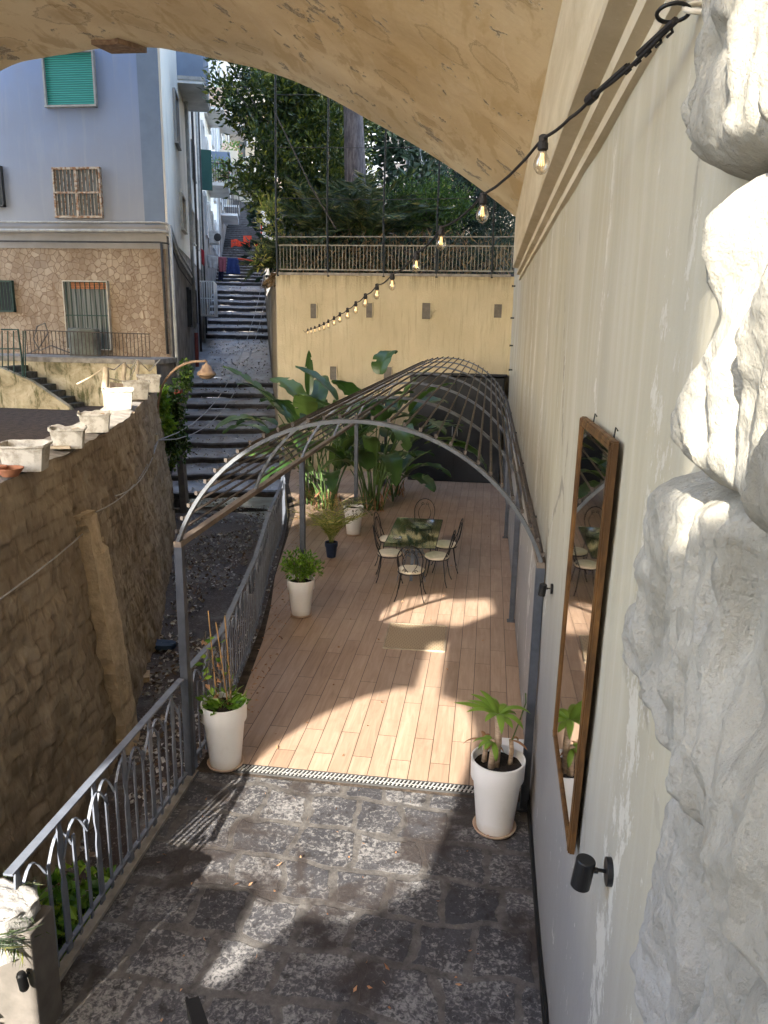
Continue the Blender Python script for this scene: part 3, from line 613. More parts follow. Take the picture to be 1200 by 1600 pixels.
# ------------------------------------------------------------ left tuff retaining wall
xs = [1.0, 6.44, 7.33, 8.6, 11.4, 14.8, 17.2]; xt = [-4.25, -4.48, -4.64, -4.88, -5.63, -6.86, -7.72]      # top edge x(y)
xb = [-4.0, -4.12, -4.2, -4.5, -5.25, -6.45, -7.35]
WT = 2.7
lw = thing('tuff_retaining_wall', 'high weathered brown tuff block wall on the left with planters along its top', 'wall', (-4.6, 9, 0))
g = MB(); G = []
ysw = np.linspace(1, 17.2, 540); zs = np.linspace(-2.6, WT, 178); tones = []
import zlib
def hsh(a, b): return (zlib.crc32(('%d_%d' % (a, b)).encode()) % 1000)/1000.
arc = 0.
for iy, y in enumerate(ysw):
    arc += 0 if iy == 0 else math.hypot(ysw[1]-ysw[0], lerp(xs, xt, y)-lerp(xs, xt, ysw[iy-1]))
    a = lerp(xs, xb, y); b = lerp(xs, xt, y); row = []
    for z_ in zs:
        f = (z_+1.0)/(WT+1.0); x = a+(b-a)*f
        wv_ = .05*fbm((x, y, z_), 1.6, 2); zz_ = z_+wv_+.02*y; rw = math.floor(zz_/.15); uu = arc+wv_*.6+(.14 if rw % 2 else 0)+.08*hsh(rw, 77); cl = math.floor(uu/.30)
        jd = min((zz_/.15-rw)*.15, (1-(zz_/.15-rw))*.15, (uu/.30-cl)*.30, (1-(uu/.30-cl))*.30); hh = hsh(rw, cl); jn = min(1., max(0., (jd-.002)/.012))
        tones.append(.02+jn*(.35+.6*hh) if jn < 1 else .35+.6*hh)
        d = .06*fbm((x, y, z_), 1.3, 4)+.040*fbm((x*1, y, z_*.45), 7, 4)+.016*(hh-.5)*jn-.014*(1-jn)
        if z_ > WT-.15: d *= .6
        row.append((x+d, y, z_+(.03*fbm((0, y, 0), 2, 3) if z_ == zs[-1] else 0)))
    G.append(row)
g.grid(G); o = part(g, 'wall_face', 'tuff', lw, smooth=True, fixn=False); at_ = o.data.attributes.new('tone', 'FLOAT', 'POINT'); at_.data.foreach_set('value', tones)
g = MB(); G = []
for y in ysw[::3]:
    b = lerp(xs, xt, y); G.append([(b-.02+.02*fbm((1, y, WT), 4, 3), y, WT+.03*fbm((0, y, 0), 2, 3)), (b-.28, y, WT+.035+.02*fbm((5, y, 0), 3, 3)), (b-.62, y, WT+.02), (b-.66, y, WT-.9)])
g.grid(G); part(g, 'coping', 'conc', lw)
g = MB(); e0 = (-7.35, 17.2); g.add([(-7.35, 17.2, -2.6), (-7.72, 17.2, WT), (-9.6, 18.6, WT), (-9.6, 18.6, -2.6)], [(0, 1, 2, 3)]); part(g, 'end_face', 'tuff', lw)
g = MB(); G = []
for z_ in np.linspace(-1.45, 1.98, 36):
    y0, y1 = 8.05, 8.52; ex = .10+.03*fbm((3, 0, z_), 5, 4); yy = .025*fbm((7, 1, z_), 6, 4)
    xa = lerp(xs, xb, y0)+(lerp(xs, xt, y0)-lerp(xs, xb, y0))*(z_+1)/3.7; xc = lerp(xs, xb, y1)+(lerp(xs, xt, y1)-lerp(xs, xb, y1))*(z_+1)/3.7
    if z_ > 1.55: y1 -= .12
    G.append([(xa-.1, y0+yy, z_), (xa+ex+.05, y0+yy, z_), ((xa+xc)/2+ex+.09, (y0+y1)/2, z_), (xc+ex+.08, y1+yy*.6, z_), (xc-.1, y1+yy*.6, z_)])
g.grid(G); g.box((-4.78, 8.22, 1.96), (.3, .36, .05)); g.box((-4.80, 8.55, 1.56), (.26, .16, .05)); part(g, 'pilaster', 'pilaster', lw, fixn=True, label='lighter tan block pilaster strip running down the wall')
# yard behind it
sheet('yard_soil', [(-4.6, -3), (-4.9, 6.4), (-5.3, 8.6), (-6.1, 11.4), (-7.3, 14.8), (-9.7, 18.6), (-9.7, 20.6), (-24, 20.6), (-24, -3)], 1.86, 'soil')
# ------------------------------------------------------------ yellow garden wall
yw = thing('yellow_garden_wall', 'yellow ochre rendered retaining wall at the far end of the terrace', 'wall', (-2.8, 22, 0))
import bmesh
holes = [(490, 486, 9, 21), (577, 485, 9, 21), (666, 486, 12, 23), (778, 486, 11, 19), (521, 583, 10, 20), (606, 583, 12, 18), (690, 640, 12, 20)]
g = MB(); g.prism([(-6.12, 22.0), (.62, 22.0), (.62, 22.6), (-6.31, 22.6)], -2, 5.58); part(g, 'wall_body', 'yellow', yw)
g = MB(); q = np.array([-6.12, 22.]); 
for k in range(14):
    a = q+DV*(k*2.2+.0); b_ = q+DV*(k*2.2+2.2); zt = max(5.58, zst(k*2.2+2.2)+1.3); a = a+NV*.002*(k % 2); b_ = b_+NV*.002*(k % 2)
    c1 = b_+NV*.5; c0 = a+NV*.5
    if k == 0: c0 = np.array([-5.5, 22.3])
    g.add([(*a, -2), (*b_, -2), (*b_, zt), (*a, zt), (*c0, -2), (*c1, -2), (*c1, zt), (*c0, zt)], [(0, 1, 2, 3), (7, 6, 5, 4), (3, 2, 6, 7)])
part(g, 'street_flank', 'yellowflank', yw)
for (u, v, w_, h_) in holes:
    c = aty(u, v, 22); sx = w_/1192*22.5; sz = h_/1192*22.5
    g = MB(); g.box((c[0], 21.992, c[2]), (sx, .012, sz)); o = part(g, 'weep_hole', 'concpole', yw)
    g = MB(); g.box((c[0], 21.985, c[2]+sz/2+.02), (sx+.06, .05, .03)); g.box((c[0]+sx/2+.012, 21.985, c[2]), (.025, .05, sz)); g.box((c[0]-sx/2-.012, 21.985, c[2]), (.025, .05, sz)); oo = part(g, 'surround', 'yellow', o)
g = MB(); g.box((-2.8, 22.2, 5.60), (6.5, .5, .07)); part(g, 'coping', 'conc', yw)
# garden terrain beyond
g = MB(); a0 = q+NV*.4; b0 = q+DV*60+NV*.4
g.add([(*a0, 5.55), (.6, 22.3, 5.55), (40, 22.3, 5.55), (40, 90, 8), (*b0, 16)], [(0, 1, 2, 3, 4)]); struct(g.build('garden_ground', 'soil'))
# ------------------------------------------------------------ fence on the garden wall
fe = thing('garden_fence', 'pale iron railing with tall dark posts and wires above the yellow wall', 'fence', (-2.8, 22.05, 5.6))
z0 = 5.63; z1 = aty(600, 373, 22.05)[2]
g = MB(); g.box((-2.78, 22.05, z1-.18), (6.6, .035, .035)); g.box((-2.78, 22.05, z0+.09), (6.6, .035, .035)); g.tube([(-6.1, 22.05, z1+.04), (.5, 22.05, z1+.06)], .018); part(g, 'rails', 'fencepaint', fe)
for i in range(66):
    x = -6.02+i*.0995; g = MB(); g.box((x, 22.05, (z0+z1)/2-.05), (.016, .016, z1-z0-.28)); part(g, 'baluster', 'fencepaint', fe)
for u in (434, 513, 600, 683, 770):
    x = aty(u, 400, 22.0)[0]; g = MB(); g.tube([(x, 21.98, z0-.1), (x-.03, 21.98, z0+1.5), (x+.02, 21.98, 11.5)], [.035, .03, .025]); part(g, 'post', 'darkiron', fe)
g = MB()
for zz in (7.6, 8.9, 10.2): g.tube([(-6.1, 21.98, zz), (-3, 21.98, zz-.05), (.5, 21.98, zz)], .008, 4)
g.tube([(-6.1, 21.95, 9.8), (-5.1, 21.95, 7.9), (-4.4, 21.95, 6.8)], .02, 5)
part(g, 'wires', 'rust', fe)
# ================================================================ BUILDINGS
def win(root, c, w_, h_, ax, depth=.12, fill='glassdark', frame='rustwin', bars=0, hb=0, barm=None, fr=.05, nm='window'):
    """c: centre on wall, ax: unit vector along wall (2D), normal = outward (right of ax rotated -90)"""
    ax = np.array(ax); n = np.array([ax[1], -ax[0]]); c = np.array(c, float)
    def P(a, z, d): q = c[:2]+ax*a+n*d; return (q[0], q[1], c[2]+z)
    g = MB()
    g.bar(P(-w_/2-fr/2, -h_/2-fr, .03), P(-w_/2-fr/2, h_/2+fr, .03), fr, depth, (n[0], n[1], 0)); g.bar(P(w_/2+fr/2, -h_/2-fr, .03), P(w_/2+fr/2, h_/2+fr, .03), fr, depth, (n[0], n[1], 0))
    g.bar(P(-w_/2, h_/2+fr/2, .03), P(w_/2, h_/2+fr/2, .03), depth, fr); g.bar(P(-w_/2-fr, -h_/2-fr/2, .04), P(w_/2+fr, -h_/2-fr/2, .04), depth+.04, fr)
    f = part(g, nm, frame, root)
    g = MB(); g.bar(P(-w_/2, 0, .005), P(w_/2, 0, .005), .02, h_); part(g, 'shutter' if 'shut' in fill else 'pane', fill, f)
    if bars:
        g = MB()
        for i in range(bars):
            a = -w_/2+w_*(i+.5)/bars; g.bar(P(a, -h_/2, .07), P(a, h_/2, .07), .018, .018)
        for i in range(hb+1):
            z_ = -h_/2+h_*i/max(hb, 1); g.bar(P(-w_/2, z_, .07), P(w_/2, z_, .07), .03, .03)
        part(g, 'grille', barm or frame, f)
    return f
BX = (1, 0)                                   # facade runs along +x, outward normal -y
bl = thing('blue_apartment_building', 'blue rendered apartment house with stone clad ground floor at upper left', 'building', (-9.35, 22, 3.2))
cb_ = np.array([-9.35, 22.])
zc = 6.85
g = MB(); g.prism([(-34, 22.0), (-9.35, 22.0), (-14.0, 37.0), (-34, 37)], zc, 19.); part(g, 'upper_wall', 'blue', bl)
g = MB(); g.box((-9.35-.30, 21.988, 13.1), (.60, .03, 12.4)); part(g, 'corner_band', 'blueband', bl)
g = MB(); g.prism([(-34, 21.97), (-9.33, 21.97), (-9.6, 22.5), (-34, 22.5)], 6.25, zc); part(g, 'string_course', 'plinth', bl)
g = MB(); g.prism([(-34, 22.0), (-9.36, 22.0), (-14.0, 36.8), (-34, 36.8)], -1, 6.25); part(g, 'stone_clad_wall', 'crazy', bl)
for z_, r_, mt_ in ((6.95, .035, 'pipe'), (6.72, .05, 'pipe'), (6.42, .022, 'pipedark')):
    g = MB(); g.tube([(-30, 21.88, z_+.05), (-9.5, 21.88, z_), (-9.28, 21.88, z_-.03), (-9.22, 22.05, z_-.08), tuple((*(cb_+DV*2.5+NV*.1), z_-.5)), tuple((*(cb_+DV*9+NV*.1), z_-.9))], r_, 7); part(g, 'pipe', mt_, bl, smooth=True)
g = MB(); g.tube([(-9.45, 21.87, 6.4), (-9.42, 21.87, 3.3)], .04, 8); part(g, 'downpipe', 'pipedark', bl, smooth=True)
g = MB(); g.tube([(-9.2, 21.95, 6.9), (-9.15, 21.95, -1.)], .05, 8); part(g, 'downpipe', 'pipe', bl, smooth=True)
c = aty(110.5, 125, 22); win(bl, (c[0], 21.97, c[2]), 1.42, 1.32, BX, fill='tealshut', frame='pipe', fr=.05, nm='shuttered_window')
c = aty(123.5, 302, 22); win(bl, (c[0], 21.97, c[2]), 1.34, 1.26, BX, fill='curtain', frame='rustwin', bars=12, hb=2, fr=.05, nm='barred_window')
g = MB(); g.box((c[0], 21.88, c[2]), (.06, .03, 1.26)); g.box((c[0], 21.88, c[2]), (1.34, .03, .05)); part(g, 'cross_bar', 'rustwin', bl)
c = aty(-8, 292, 22); win(bl, (c[0], 21.97, c[2]), .5, 1.0, BX, fill='glassdark', frame='pipedark', nm='side_window')
c = aty(138.5, 493, 22); win(bl, (c[0], 21.97, c[2]+.0), 1.34, 1.92, BX, fill='curtain', frame='tan', bars=9, hb=2, barm='greeniron', fr=.03, nm='french_window')
g = MB(); g.box((c[0]+.1, 21.93, c[2]+.86), (1.1, .03, .22)); part(g, 'half_raised_shutter', 'orangeshut', bl)
c = aty(7, 463, 22); win(bl, (c[0], 21.97, c[2]), .62, .85, BX, fill='glassdark', frame='greeniron', bars=6, hb=1, fr=.03, nm='small_window')
# street side of the blue building
def bp(t, off=0.): q = cb_+DV*t+NV*off; return (q[0], q[1])
def skin(root, t0, t1, z0, z1, off, mat, name='street_wall', th=.06):
    a = bp(t0, off); b_ = bp(t1, off); c_ = bp(t1, off-th); d = bp(t0, off-th); g = MB(); g.prism([a, b_, c_, d], z0, z1); return part(g, name, mat, root)
skin(bl, .0, 15.5, 6.6, 19, .06, 'sidewhite', 'street_wall_upper'); skin(bl, .0, 15.5, -2, 6.6, .03, 'sidegrey', 'street_wall_lower')  # upper skin is pale so its colour stands in for sunlight on this side
SD2 = (DV[0], DV[1])
def swin(root, t, z_, w_, h_, off=.06, **k): q = cb_+DV*t+NV*off; return win(root, (q[0], q[1], z_), w_, h_, SD2, **k)
swin(bl, 3.9, 10.55, 1.1, 1.5, fill='curtain', frame='plinth'); swin(bl, 5.0, 7.85, 1.3, 1.1, fill='tanshut', frame='tan')
swin(bl, 9.3, 7.9, 1.2, 1.2, fill='tanshut', frame='tan'); swin(bl, 11.6, 7.9, 1.2, 1.2, fill='tanshut', frame='tan'); swin(bl, 11.3, 10.7, 1.1, 1.4, fill='curtain', frame='pipe')
swin(bl, 6.4, 4.75, 1.1, 1.3, off=.03, fill='glassdark', frame='pipedark'); swin(bl, 9.2, 4.85, 1.1, 1.3, off=.03, fill='glassdark', frame='pipedark')
for t_, z0_, z1_, m_, r_ in ((7.6, 4, 19, 'pipe', .07), (10.6, 3, 19, 'rust', .05), (13.4, 2, 19, 'pipe', .06), (14.9, 2, 15, 'pipedark', .05)):
    g = MB(); q = bp(t_, .16); g.tube([(*q, z0_), (*q, z1_)], r_, 7); part(g, 'drainpipe', m_, bl, smooth=True)
# enclosed balcony
def pris(root, t0, t1, o0, o1, z0, z1, mat, name): 
    g = MB(); g.prism([bp(t0, o0), bp(t0, o1), bp(t1, o1), bp(t1, o0)], z0, z1); return part(g, name, mat, root)
def wallt(u, v, off=0.):
    r = ray(u, v); b0 = cb_+NV*off; t_ = np.dot(NV, b0)/np.dot(NV, r[:2]); q = r*t_+CAM; return float(np.dot(q[:2]-b0, DV)), float(q[2])
tb, zb = wallt(277, 129, .06)
pris(bl, tb, tb+3.6, .05, .95, zb, zb+.12, 'white2', 'balcony_floor'); pris(bl, tb+.02, tb+3.58, .05, .93, zb+.12, zb+2.6, 'blueband', 'enclosed_balcony')
pris(bl, tb-.02, tb+3.62, .05, .97, zb+.10, zb+.22, 'pipe', 'balcony_edge')
# hinged green shutter
g = MB(); ts, zs_ = wallt(306, 266, .1); q = cb_+DV*15.2+NV*.1; r_ = q+NV*.55+DV*.1; zz = aty(311, 265, q[1])[2]; g.bar((q[0], q[1], zz), (r_[0], r_[1], zz), .05, 1.75); part(g, 'open_green_shutter', 'greenshut', bl)
# next buildings up the street
def house(name, label, t0, t1, off, ztop, mat, rows, balc=(), low=None, grp=None):
    q = cb_+DV*t0+NV*off; h = thing(name, label, 'building', (q[0], q[1], zst(t0)), 0, grp)
    g = MB(); g.prism([bp(t0, off), bp(t1, off), bp(t1, off-9), bp(t0, off-9)], zst(t0)-2, ztop); part(g, 'wall', mat, h)
    if low: skin(h, t0-.01, t1, zst(t0)-2, zst((t0+t1)/2)+low, off+.04, 'sidegrey', 'base_wall')
    for (t_, z_, w_, h_, fill) in rows:
        qq = cb_+DV*t_+NV*(off+.02); win(h, (qq[0], qq[1], z_), w_, h_, SD2, fill=fill, frame='white2', fr=.08)
    for (t_, z_, L_, dpt, solid) in balc:
        g = MB(); g.prism([bp(t_, off), bp(t_, off+dpt), bp(t_+L_, off+dpt), bp(t_+L_, off)], z_, z_+.16); b_ = part(g, 'balcony', 'white2', h)
        g = MB()
        if solid:
            for a, c_ in ((bp(t_, off), bp(t_, off+dpt)), (bp(t_, off+dpt), bp(t_+L_, off+dpt))): g.bar((*a, z_+.6), (*c_, z_+.6), .06, .9)
            part(g, 'parapet', solid, b_)
        else:
            for a, c_, n_ in ((bp(t_, off), bp(t_, off+dpt), 9), (bp(t_, off+dpt), bp(t_+L_, off+dpt), 26)):
                for i in range(n_+1):
                    x = a[0]+(c_[0]-a[0])*i/n_; y = a[1]+(c_[1]-a[1])*i/n_; g.bar((x, y, z_+.16), (x, y, z_+1.1), .025, .025)
                g.bar((*a, z_+1.1), (*c_, z_+1.1), .05, .04)
            part(g, 'railing', 'pipedark', b_)
    return h
R_ = []
for t_ in (18, 21.5, 25, 29): 
    for z_ in (9.5, 12.7, 15.9, 19.1): R_.append((t_, z_, 1.1, 1.9, 'curtain' if (t_+z_) % 2 < 1 else 'tanshut'))
h2_ = house('white_apartment_building', 'white apartment house with railed balconies beyond the blue building', 15.5, 33, .1, 23, 'sidewhite', R_, [(20.5, 11.3, 4.2, 1.15, None), (21, 15.1, 4, 1.0, 'peach'), (27, 13.2, 3.6, 1.1, 'blueband'), (21, 18.6, 4, 1.0, 'white2'), (28, 17, 4, 1.1, 'cream')], 4.2)
R_ = [(t_, z_, 1.2, 2., 'curtain') for t_ in (35, 39, 43.5, 47) for z_ in (13.5, 16.7, 19.9, 23)]
h3_ = house('grey_apartment_building', 'pale grey block with stacked balconies farther up the stepped street', 33, 50, .25, 28, 'white2', R_, [(34.5, 11.6, 5, 1.2, None), (34.5, 14.8, 5, 1.3, 'cream'), (34.5, 18, 5, 1.3, 'white2'), (42, 13.2, 5, 1.2, None), (42, 16.8, 5, 1.2, 'peach'), (42, 20.2, 5, 1.2, 'white2')], 3.5)
R_ = [(t_, z_, 1.4, 2.2, 'curtain') for t_ in (53, 58, 63, 68, 74) for z_ in (19.5, 23, 26.5, 30)]
h4_ = house('cream_apartment_building', 'cream apartment block near the top of the stepped street', 50, 84, .5, 36, 'cream', R_, [(52, 17.6, 6, 1.4, 'white2'), (52, 21.4, 6, 1.4, 'peach'), (61, 19.5, 6, 1.4, 'white2'), (61, 23.5, 6, 1.4, None), (52, 25, 6, 1.4, 'white2')], 3)
# blocks closing the view at the top
def block(name, label, c, d, rz, mat, nx, nz, z0=10, fill='curtain'):
    h = thing(name, label, 'building', (c[0], c[1], 0)); ax = np.array([math.cos(rz), math.sin(rz)])
    g = MB(); g.box((c[0], c[1], d[2]/2), d, rz); part(g, 'wall', mat, h)
    n_ = np.array([ax[1], -ax[0]])
    for i in range(nx):
        for j in range(nz):
            a = -d[0]/2+d[0]*(i+.5)/nx; q = np.array(c)+ax*a+n_*(d[1]/2+.02); win(h, (q[0], q[1], z0+3.2*j), 1.2, 1.9, ax, fill=fill, frame='white2', fr=.1)
    for j in range(nz):
        q = np.array(c)+n_*(d[1]/2+.5); g = MB(); g.box((q[0], q[1], z0+3.2*j-1.1), (d[0]*.6, 1.0, .2), rz); b_ = part(g, 'balcony', 'white2', h)
        q = q+n_*.47; g = MB(); g.box((q[0], q[1], z0+3.2*j-.6), (d[0]*.6, .06, .9), rz); part(g, 'parapet', 'cream' if j % 2 else 'peach', b_)
    return h
block('white_hillside_block', 'bright white block closing the view at the top of the stairs', (-31, 122), (22, 10, 52), -.2, 'white2', 5, 8, 24)
block('peach_hillside_block', 'peach and white block rising behind the left tree', (-21, 88), (13, 10, 46), -.25, 'sidewhite', 4, 8, 19)
block('far_hillside_block', 'tall pale block far behind the garden trees', (8, 120), (50, 10, 60), 0, 'sidegrey', 9, 12, 18)
# garden villa with lattice window
vl = thing('cream_garden_villa', 'cream villa with lattice arched window glimpsed behind the garden palms', 'building', (3, 38, 6))
g = MB(); g.box((2.5, 41, 13), (13, 6, 16)); part(g, 'wall', 'cream', vl)
c = aty(658, 265, 38); win(vl, (c[0], 37.98, c[2]), 1.3, 2.9, BX, fill='curtain', frame='white2', bars=7, hb=3, barm='pipe')
c = aty(690, 250, 37.9); g = MB(); g.box((c[0]-.78, 37.9, c[2]), (.45, .2, 5)); g.box((c[0]+1.6, 37.9, c[2]), (.5, .2, 5)); part(g, 'pilaster', 'white2', vl)
cx, cz = c[0]+.35, c[2]; g = MB()
for i in range(-6, 7): 
    g.bar((cx+i*.14-.25, 37.85, cz-1.5), (cx+i*.14+.25, 37.85, cz+1.5), .03, .03); g.bar((cx+i*.14+.25, 37.85, cz-1.5), (cx+i*.14-.25, 37.85, cz+1.5), .03, .03)
part(g, 'lattice', 'peach', vl)
g = MB(); g.box((cx, 37.95, cz), (1.9, .04, 3.2)); part(g, 'recess', 'saucer', vl)
# ------------------------------------------------------------ terrace in front of the blue facade
te = thing('mossy_terrace_wall', 'old mossy plastered wall below the blue building carrying a walkway', 'wall', (-14, 20.5, 1.8))
g = MB(); G = [[(x, 20.45+.04*fbm((x, 0, z_), 1.2, 3), z_) for z_ in np.linspace(1.5, 3.1, 14)] for x in np.linspace(-26, -9.15, 90)]
g.grid(G); part(g, 'wall_face', 'mossy', te, smooth=True)
g = MB(); g.box((-17.6, 21.2, 3.13), (16.9, 1.7, .14)); part(g, 'walkway_slab', 'conc', te)
g = MB(); g.add([(-9.15, 20.45, -2), (-9.25, 22, -2), (-9.25, 22, 3.1), (-9.15, 20.45, 3.1)], [(0, 1, 2, 3)]); part(g, 'side_face', 'sidegrey', te)
sp_ = thing('outdoor_steps', 'small flight of mossy stone steps leading down into the yard', 'steps', (-12, 19.9, 1.86))
for i in range(8):
    xa = -13.1+i*.27; zt = 3.12-.165*(i+1); g = MB(); g.box((xa, 19.95, (zt+1.6)/2), (.29, .9, zt-1.6)); part(g, 'step', 'concdark', sp_)
g = MB(); g.prism([(-26, 1.6), (-10.9, 1.6), (-11.2, 1.95), (-12.2, 2.6), (-13.1, 2.95), (-26, 2.95)], 19.30, 19.48, 'y'); part(g, 'stair_wall', 'mossy', sp_)
tr_ = thing('walkway_railing', 'thin dark railing along the walkway below the blue facade', 'railing', (-14, 20.45, 3.2))
g = MB(); g.bar((-13.0, 20.45, 3.92), (-9.3, 20.45, 3.88), .025, .025); g.bar((-13, 20.45, 3.28), (-9.3, 20.45, 3.26), .02, .02); part(g, 'rails', 'rust', tr_)
for i in range(34):
    x = -12.95+i*.11; g = MB(); g.bar((x, 20.45, 3.26), (x, 20.45, 3.9), .014, .014); part(g, 'baluster', 'rust', tr_)
gr_ = thing('green_handrail', 'green metal handrail beside the mossy yard steps', 'railing', (-13.5, 19.3, 2.9))
g = MB(); pts = [aty(2, 515, 19.4), aty(28, 515, 19.4), aty(34, 560, 19.4), aty(36, 600, 19.4)]
g.tube(pts, .025); g.tube([aty(0, 545, 19.4), aty(30, 545, 19.4)], .018); part(g, 'rail', 'greeniron', gr_)
for u in (3, 12, 21, 36, 39): g = MB(); g.tube([aty(u, 517, 19.4), aty(u+1, 590, 19.4)], .016); part(g, 'post', 'greeniron', gr_)
# tarp covered thing
g = MB(); c = aty(131, 535, 21.2)
def heap(cx, cy, cz, sx, sy, sz, n=26, seed=0., base=None):
    G = []
    for i in range(n+1):
        r = []
        for j in range(n+1):
            a = i/n*2*math.pi; b_ = j/n; rr_ = (1 if b_ < .55 else 1-(b_-.55)/.45*.98); zz_ = min(1, b_/.55)
            sq = 1/max(abs(math.cos(a)), abs(math.sin(a)))**.55
            d = 1+.10*fbm((math.cos(a)*2+seed, math.sin(a)*2, b_*2), 1.4, 4)+.07*math.sin(a*9+seed)*(1-zz_)
            r.append((cx+sx*math.cos(a)*sq*rr_*d, cy+sy*math.sin(a)*sq*rr_*d, cz+sz*(zz_+(.06*fbm((a, b_*4, seed), 1.5, 3) if b_ > .3 else 0))))
        G.append(r)
    return G
g.grid(heap(c[0], 21.25, 3.2, .42, .28, .78)); o = g.build('tarpaulin_covered_object', 'canvas', smooth=True, loc=(c[0], 21.25, 3.2)); tag(o, 'grey green tarpaulin draped over a box in front of the french window', 'tarpaulin')
g = MB(); p_ = [aty(u, v, 21.1) for u, v in ((45, 552), (60, 545), (75, 520), (70, 505), (58, 510), (52, 530), (62, 548), (80, 540), (100, 548), (112, 552))]; g.tube(p_, .02, 6); tag(g.build('garden_hose', 'concpole', smooth=True), 'grey garden hose looped on the walkway by the barred window', 'hose')
# balcony plants etc
def bush(name, label, cat, c, r, n, L, mat, grp=None, kind=None):
    P, D_ = clumpcrown([(c, r)], max(4, n//12), 12, min(r)*.45); return tag(leaves(P, D_, L, L*.5, mat, name), label, cat, grp, kind)
q = bp(22, .8); bush('balcony_plants', 'leafy potted plants crowding the first railed balcony up the street', 'plants', (q[0], q[1], 12.2), (.7, 1.6, .7), 500, .16, 'leaf_flower')
q = bp(23, .9); bush('flowering_balcony_plants', 'flowering plants on the upper peach balcony', 'plants', (q[0], q[1], 16.4), (.5, 1.4, .6), 300, .16, 'leaf_flower')
q = bp(36, 1.2); bush('trailing_balcony_plants', 'pink trailing plants on a farther balcony of the grey block', 'plants', (q[0], q[1], 16.0), (.6, 1.8, .8), 300, .2, 'leaf_flower')
# air conditioner + white cage
ac = thing('air_conditioner', 'white air conditioner unit bracketed on the street wall', 'air conditioner', (*bp(20, .4), 8.3))
g = MB(); q = bp(20, .45); g.box((q[0], q[1], 8.6), (.5, .85, .6), .3); part(g, 'case', 'ac', ac); g = MB(); q = bp(19.7, .7); g.lathe([(.2, -.01), (.2, .01)], (q[0], q[1]-.2, 8.6), 16, Matrix.Rotation(math.pi/2, 3, 'X')); part(g, 'fan_grille', 'pipedark', ac)
cg = thing('window_cage', 'white metal cage projecting from a lower street window', 'window cage', (*bp(13, .1), 5)); 
g = MB()
t0, t1, zz0, zz1 = 12.2, 15.2, 4.55, 6.0
for i in range(7):
    q = bp(t0, .1+i*.1); g.bar((*q, zz0), (*q, zz1), .025, .025)
for i in range(15):
    q = bp(t0+(t1-t0)*i/14, .7); g.bar((*q, zz0), (*q, zz1), .03, .03)
for zz in (zz0, (zz0+zz1)/2, zz1): g.bar((*bp(t0, .1), zz), (*bp(t0, .7), zz), .035, .035); g.bar((*bp(t0, .7), zz), (*bp(t1, .7), zz), .035, .035)
part(g, 'bars', 'white', cg); g = MB(); g.prism([bp(t0, .1), bp(t0, .72), bp(t1, .72), bp(t1, .1)], zz0-.05, zz0-.01); part(g, 'floor', 'white', cg)
# red downpipe, concrete post, pole with red cap
g = MB(); a = aty(306, 520, 30.5); b_ = aty(311, 655, 30.5); g.tube([a, b_], .09, 8); tag(g.build('red_downpipe', 'redpipe', smooth=True), 'dull red downpipe on the shaded street wall above the lowest steps', 'pipe')
g = MB(); a = aty(276, 622, 19.0); b_ = aty(293, 850, 18.0); g.bar(a, b_, .22, .16, (1, 0, 0)); o = g.build('concrete_post', 'concpole', loc=tuple(b_)); tag(o, 'leaning concrete post with a red cap at the foot of the steps', 'post')
g = MB(); g.box((a[0]-b_[0], a[1]-b_[1], a[2]-b_[2]+.06), (.26, .2, .34)); o2 = g.build('cap', 'redpipe'); o2.parent = o
# ------------------------------------------------------------ laundry, net, wires on the stairs
def cloth(name, label, pts, mat, y, wav=.05):
    (u0, v0), (u1, v1), (u2, v2), (u3, v3) = pts; G = []
    for i in range(13):
        f = i/12; r = []
        for j in range(10):
            h_ = j/9; u = (u0+(u1-u0)*f)*(1-h_)+(u3+(u2-u3)*f)*h_; v = (v0+(v1-v0)*f)*(1-h_)+(v3+(v2-v3)*f)*h_
            p = aty(u, v, y+wav*math.sin(f*14+u0)*h_); r.append(tuple(p))
        G.append(r)
    g = MB(); g.grid(G); o = g.build(name, mat, smooth=True); md = o.modifiers.new('s', 'SOLIDIFY'); md.thickness = .01; tag(o, label, 'laundry', 'washing on the line across the stairs')
cloth('hanging_towel', 'pale grey towel on the washing line across the stairs', [(322, 398), (341, 401), (339, 420), (325, 418)], 'cloth_white', 38)
cloth('hanging_shirt', 'faded pink garment on the washing line', [(341, 401), (354, 402), (353, 425), (342, 424)], 'cloth_pink', 38)
cloth('hanging_trousers', 'navy trousers hanging below the pink garment', [(342, 418), (351, 418), (348, 439), (341, 437)], 'cloth_navy', 38.2)
cloth('hanging_shorts', 'bright blue shorts with white hem at the end of the washing line', [(356, 403), (372, 404), (376, 428), (353, 428)], 'cloth_blue', 38)
cloth('hanging_red_cloth', 'small dark red cloth hanging near the street wall', [(314, 388), (319, 392), (319, 416), (315, 412)], 'cloth_red', 34)
g = MB(); g.tube([aty(300, 392, 38), aty(340, 401, 38), aty(384, 403, 38), aty(411, 398, 38)], .012, 4); tag(g.build('washing_line', 'wire'), 'thin washing line stretched across the stepped street', 'line')
nb = thing('barrier_net', 'orange red safety netting strung across the upper stairs', 'barrier', tuple(aty(385, 385, 52)))
for k, (va, vb) in enumerate(((378, 381), (373, 384), (382, 376))):
    G = [[tuple(aty(361+(409-361)*i/16, va+(vb-va)*i/16+1.5*math.sin(i*1.3+k)+j*2.0, 52+.2*k+.1*math.sin(i*3))) for j in range(3)] for i in range(17)]
    g = MB(); g.grid(G); o = part(g, 'strip', 'net', nb)
g = MB(); a = aty(387, 384, 51.5); g.box((a[0], a[1], a[2]+.25), (.55, .1, .75)); part(g, 'panel', 'net', nb)
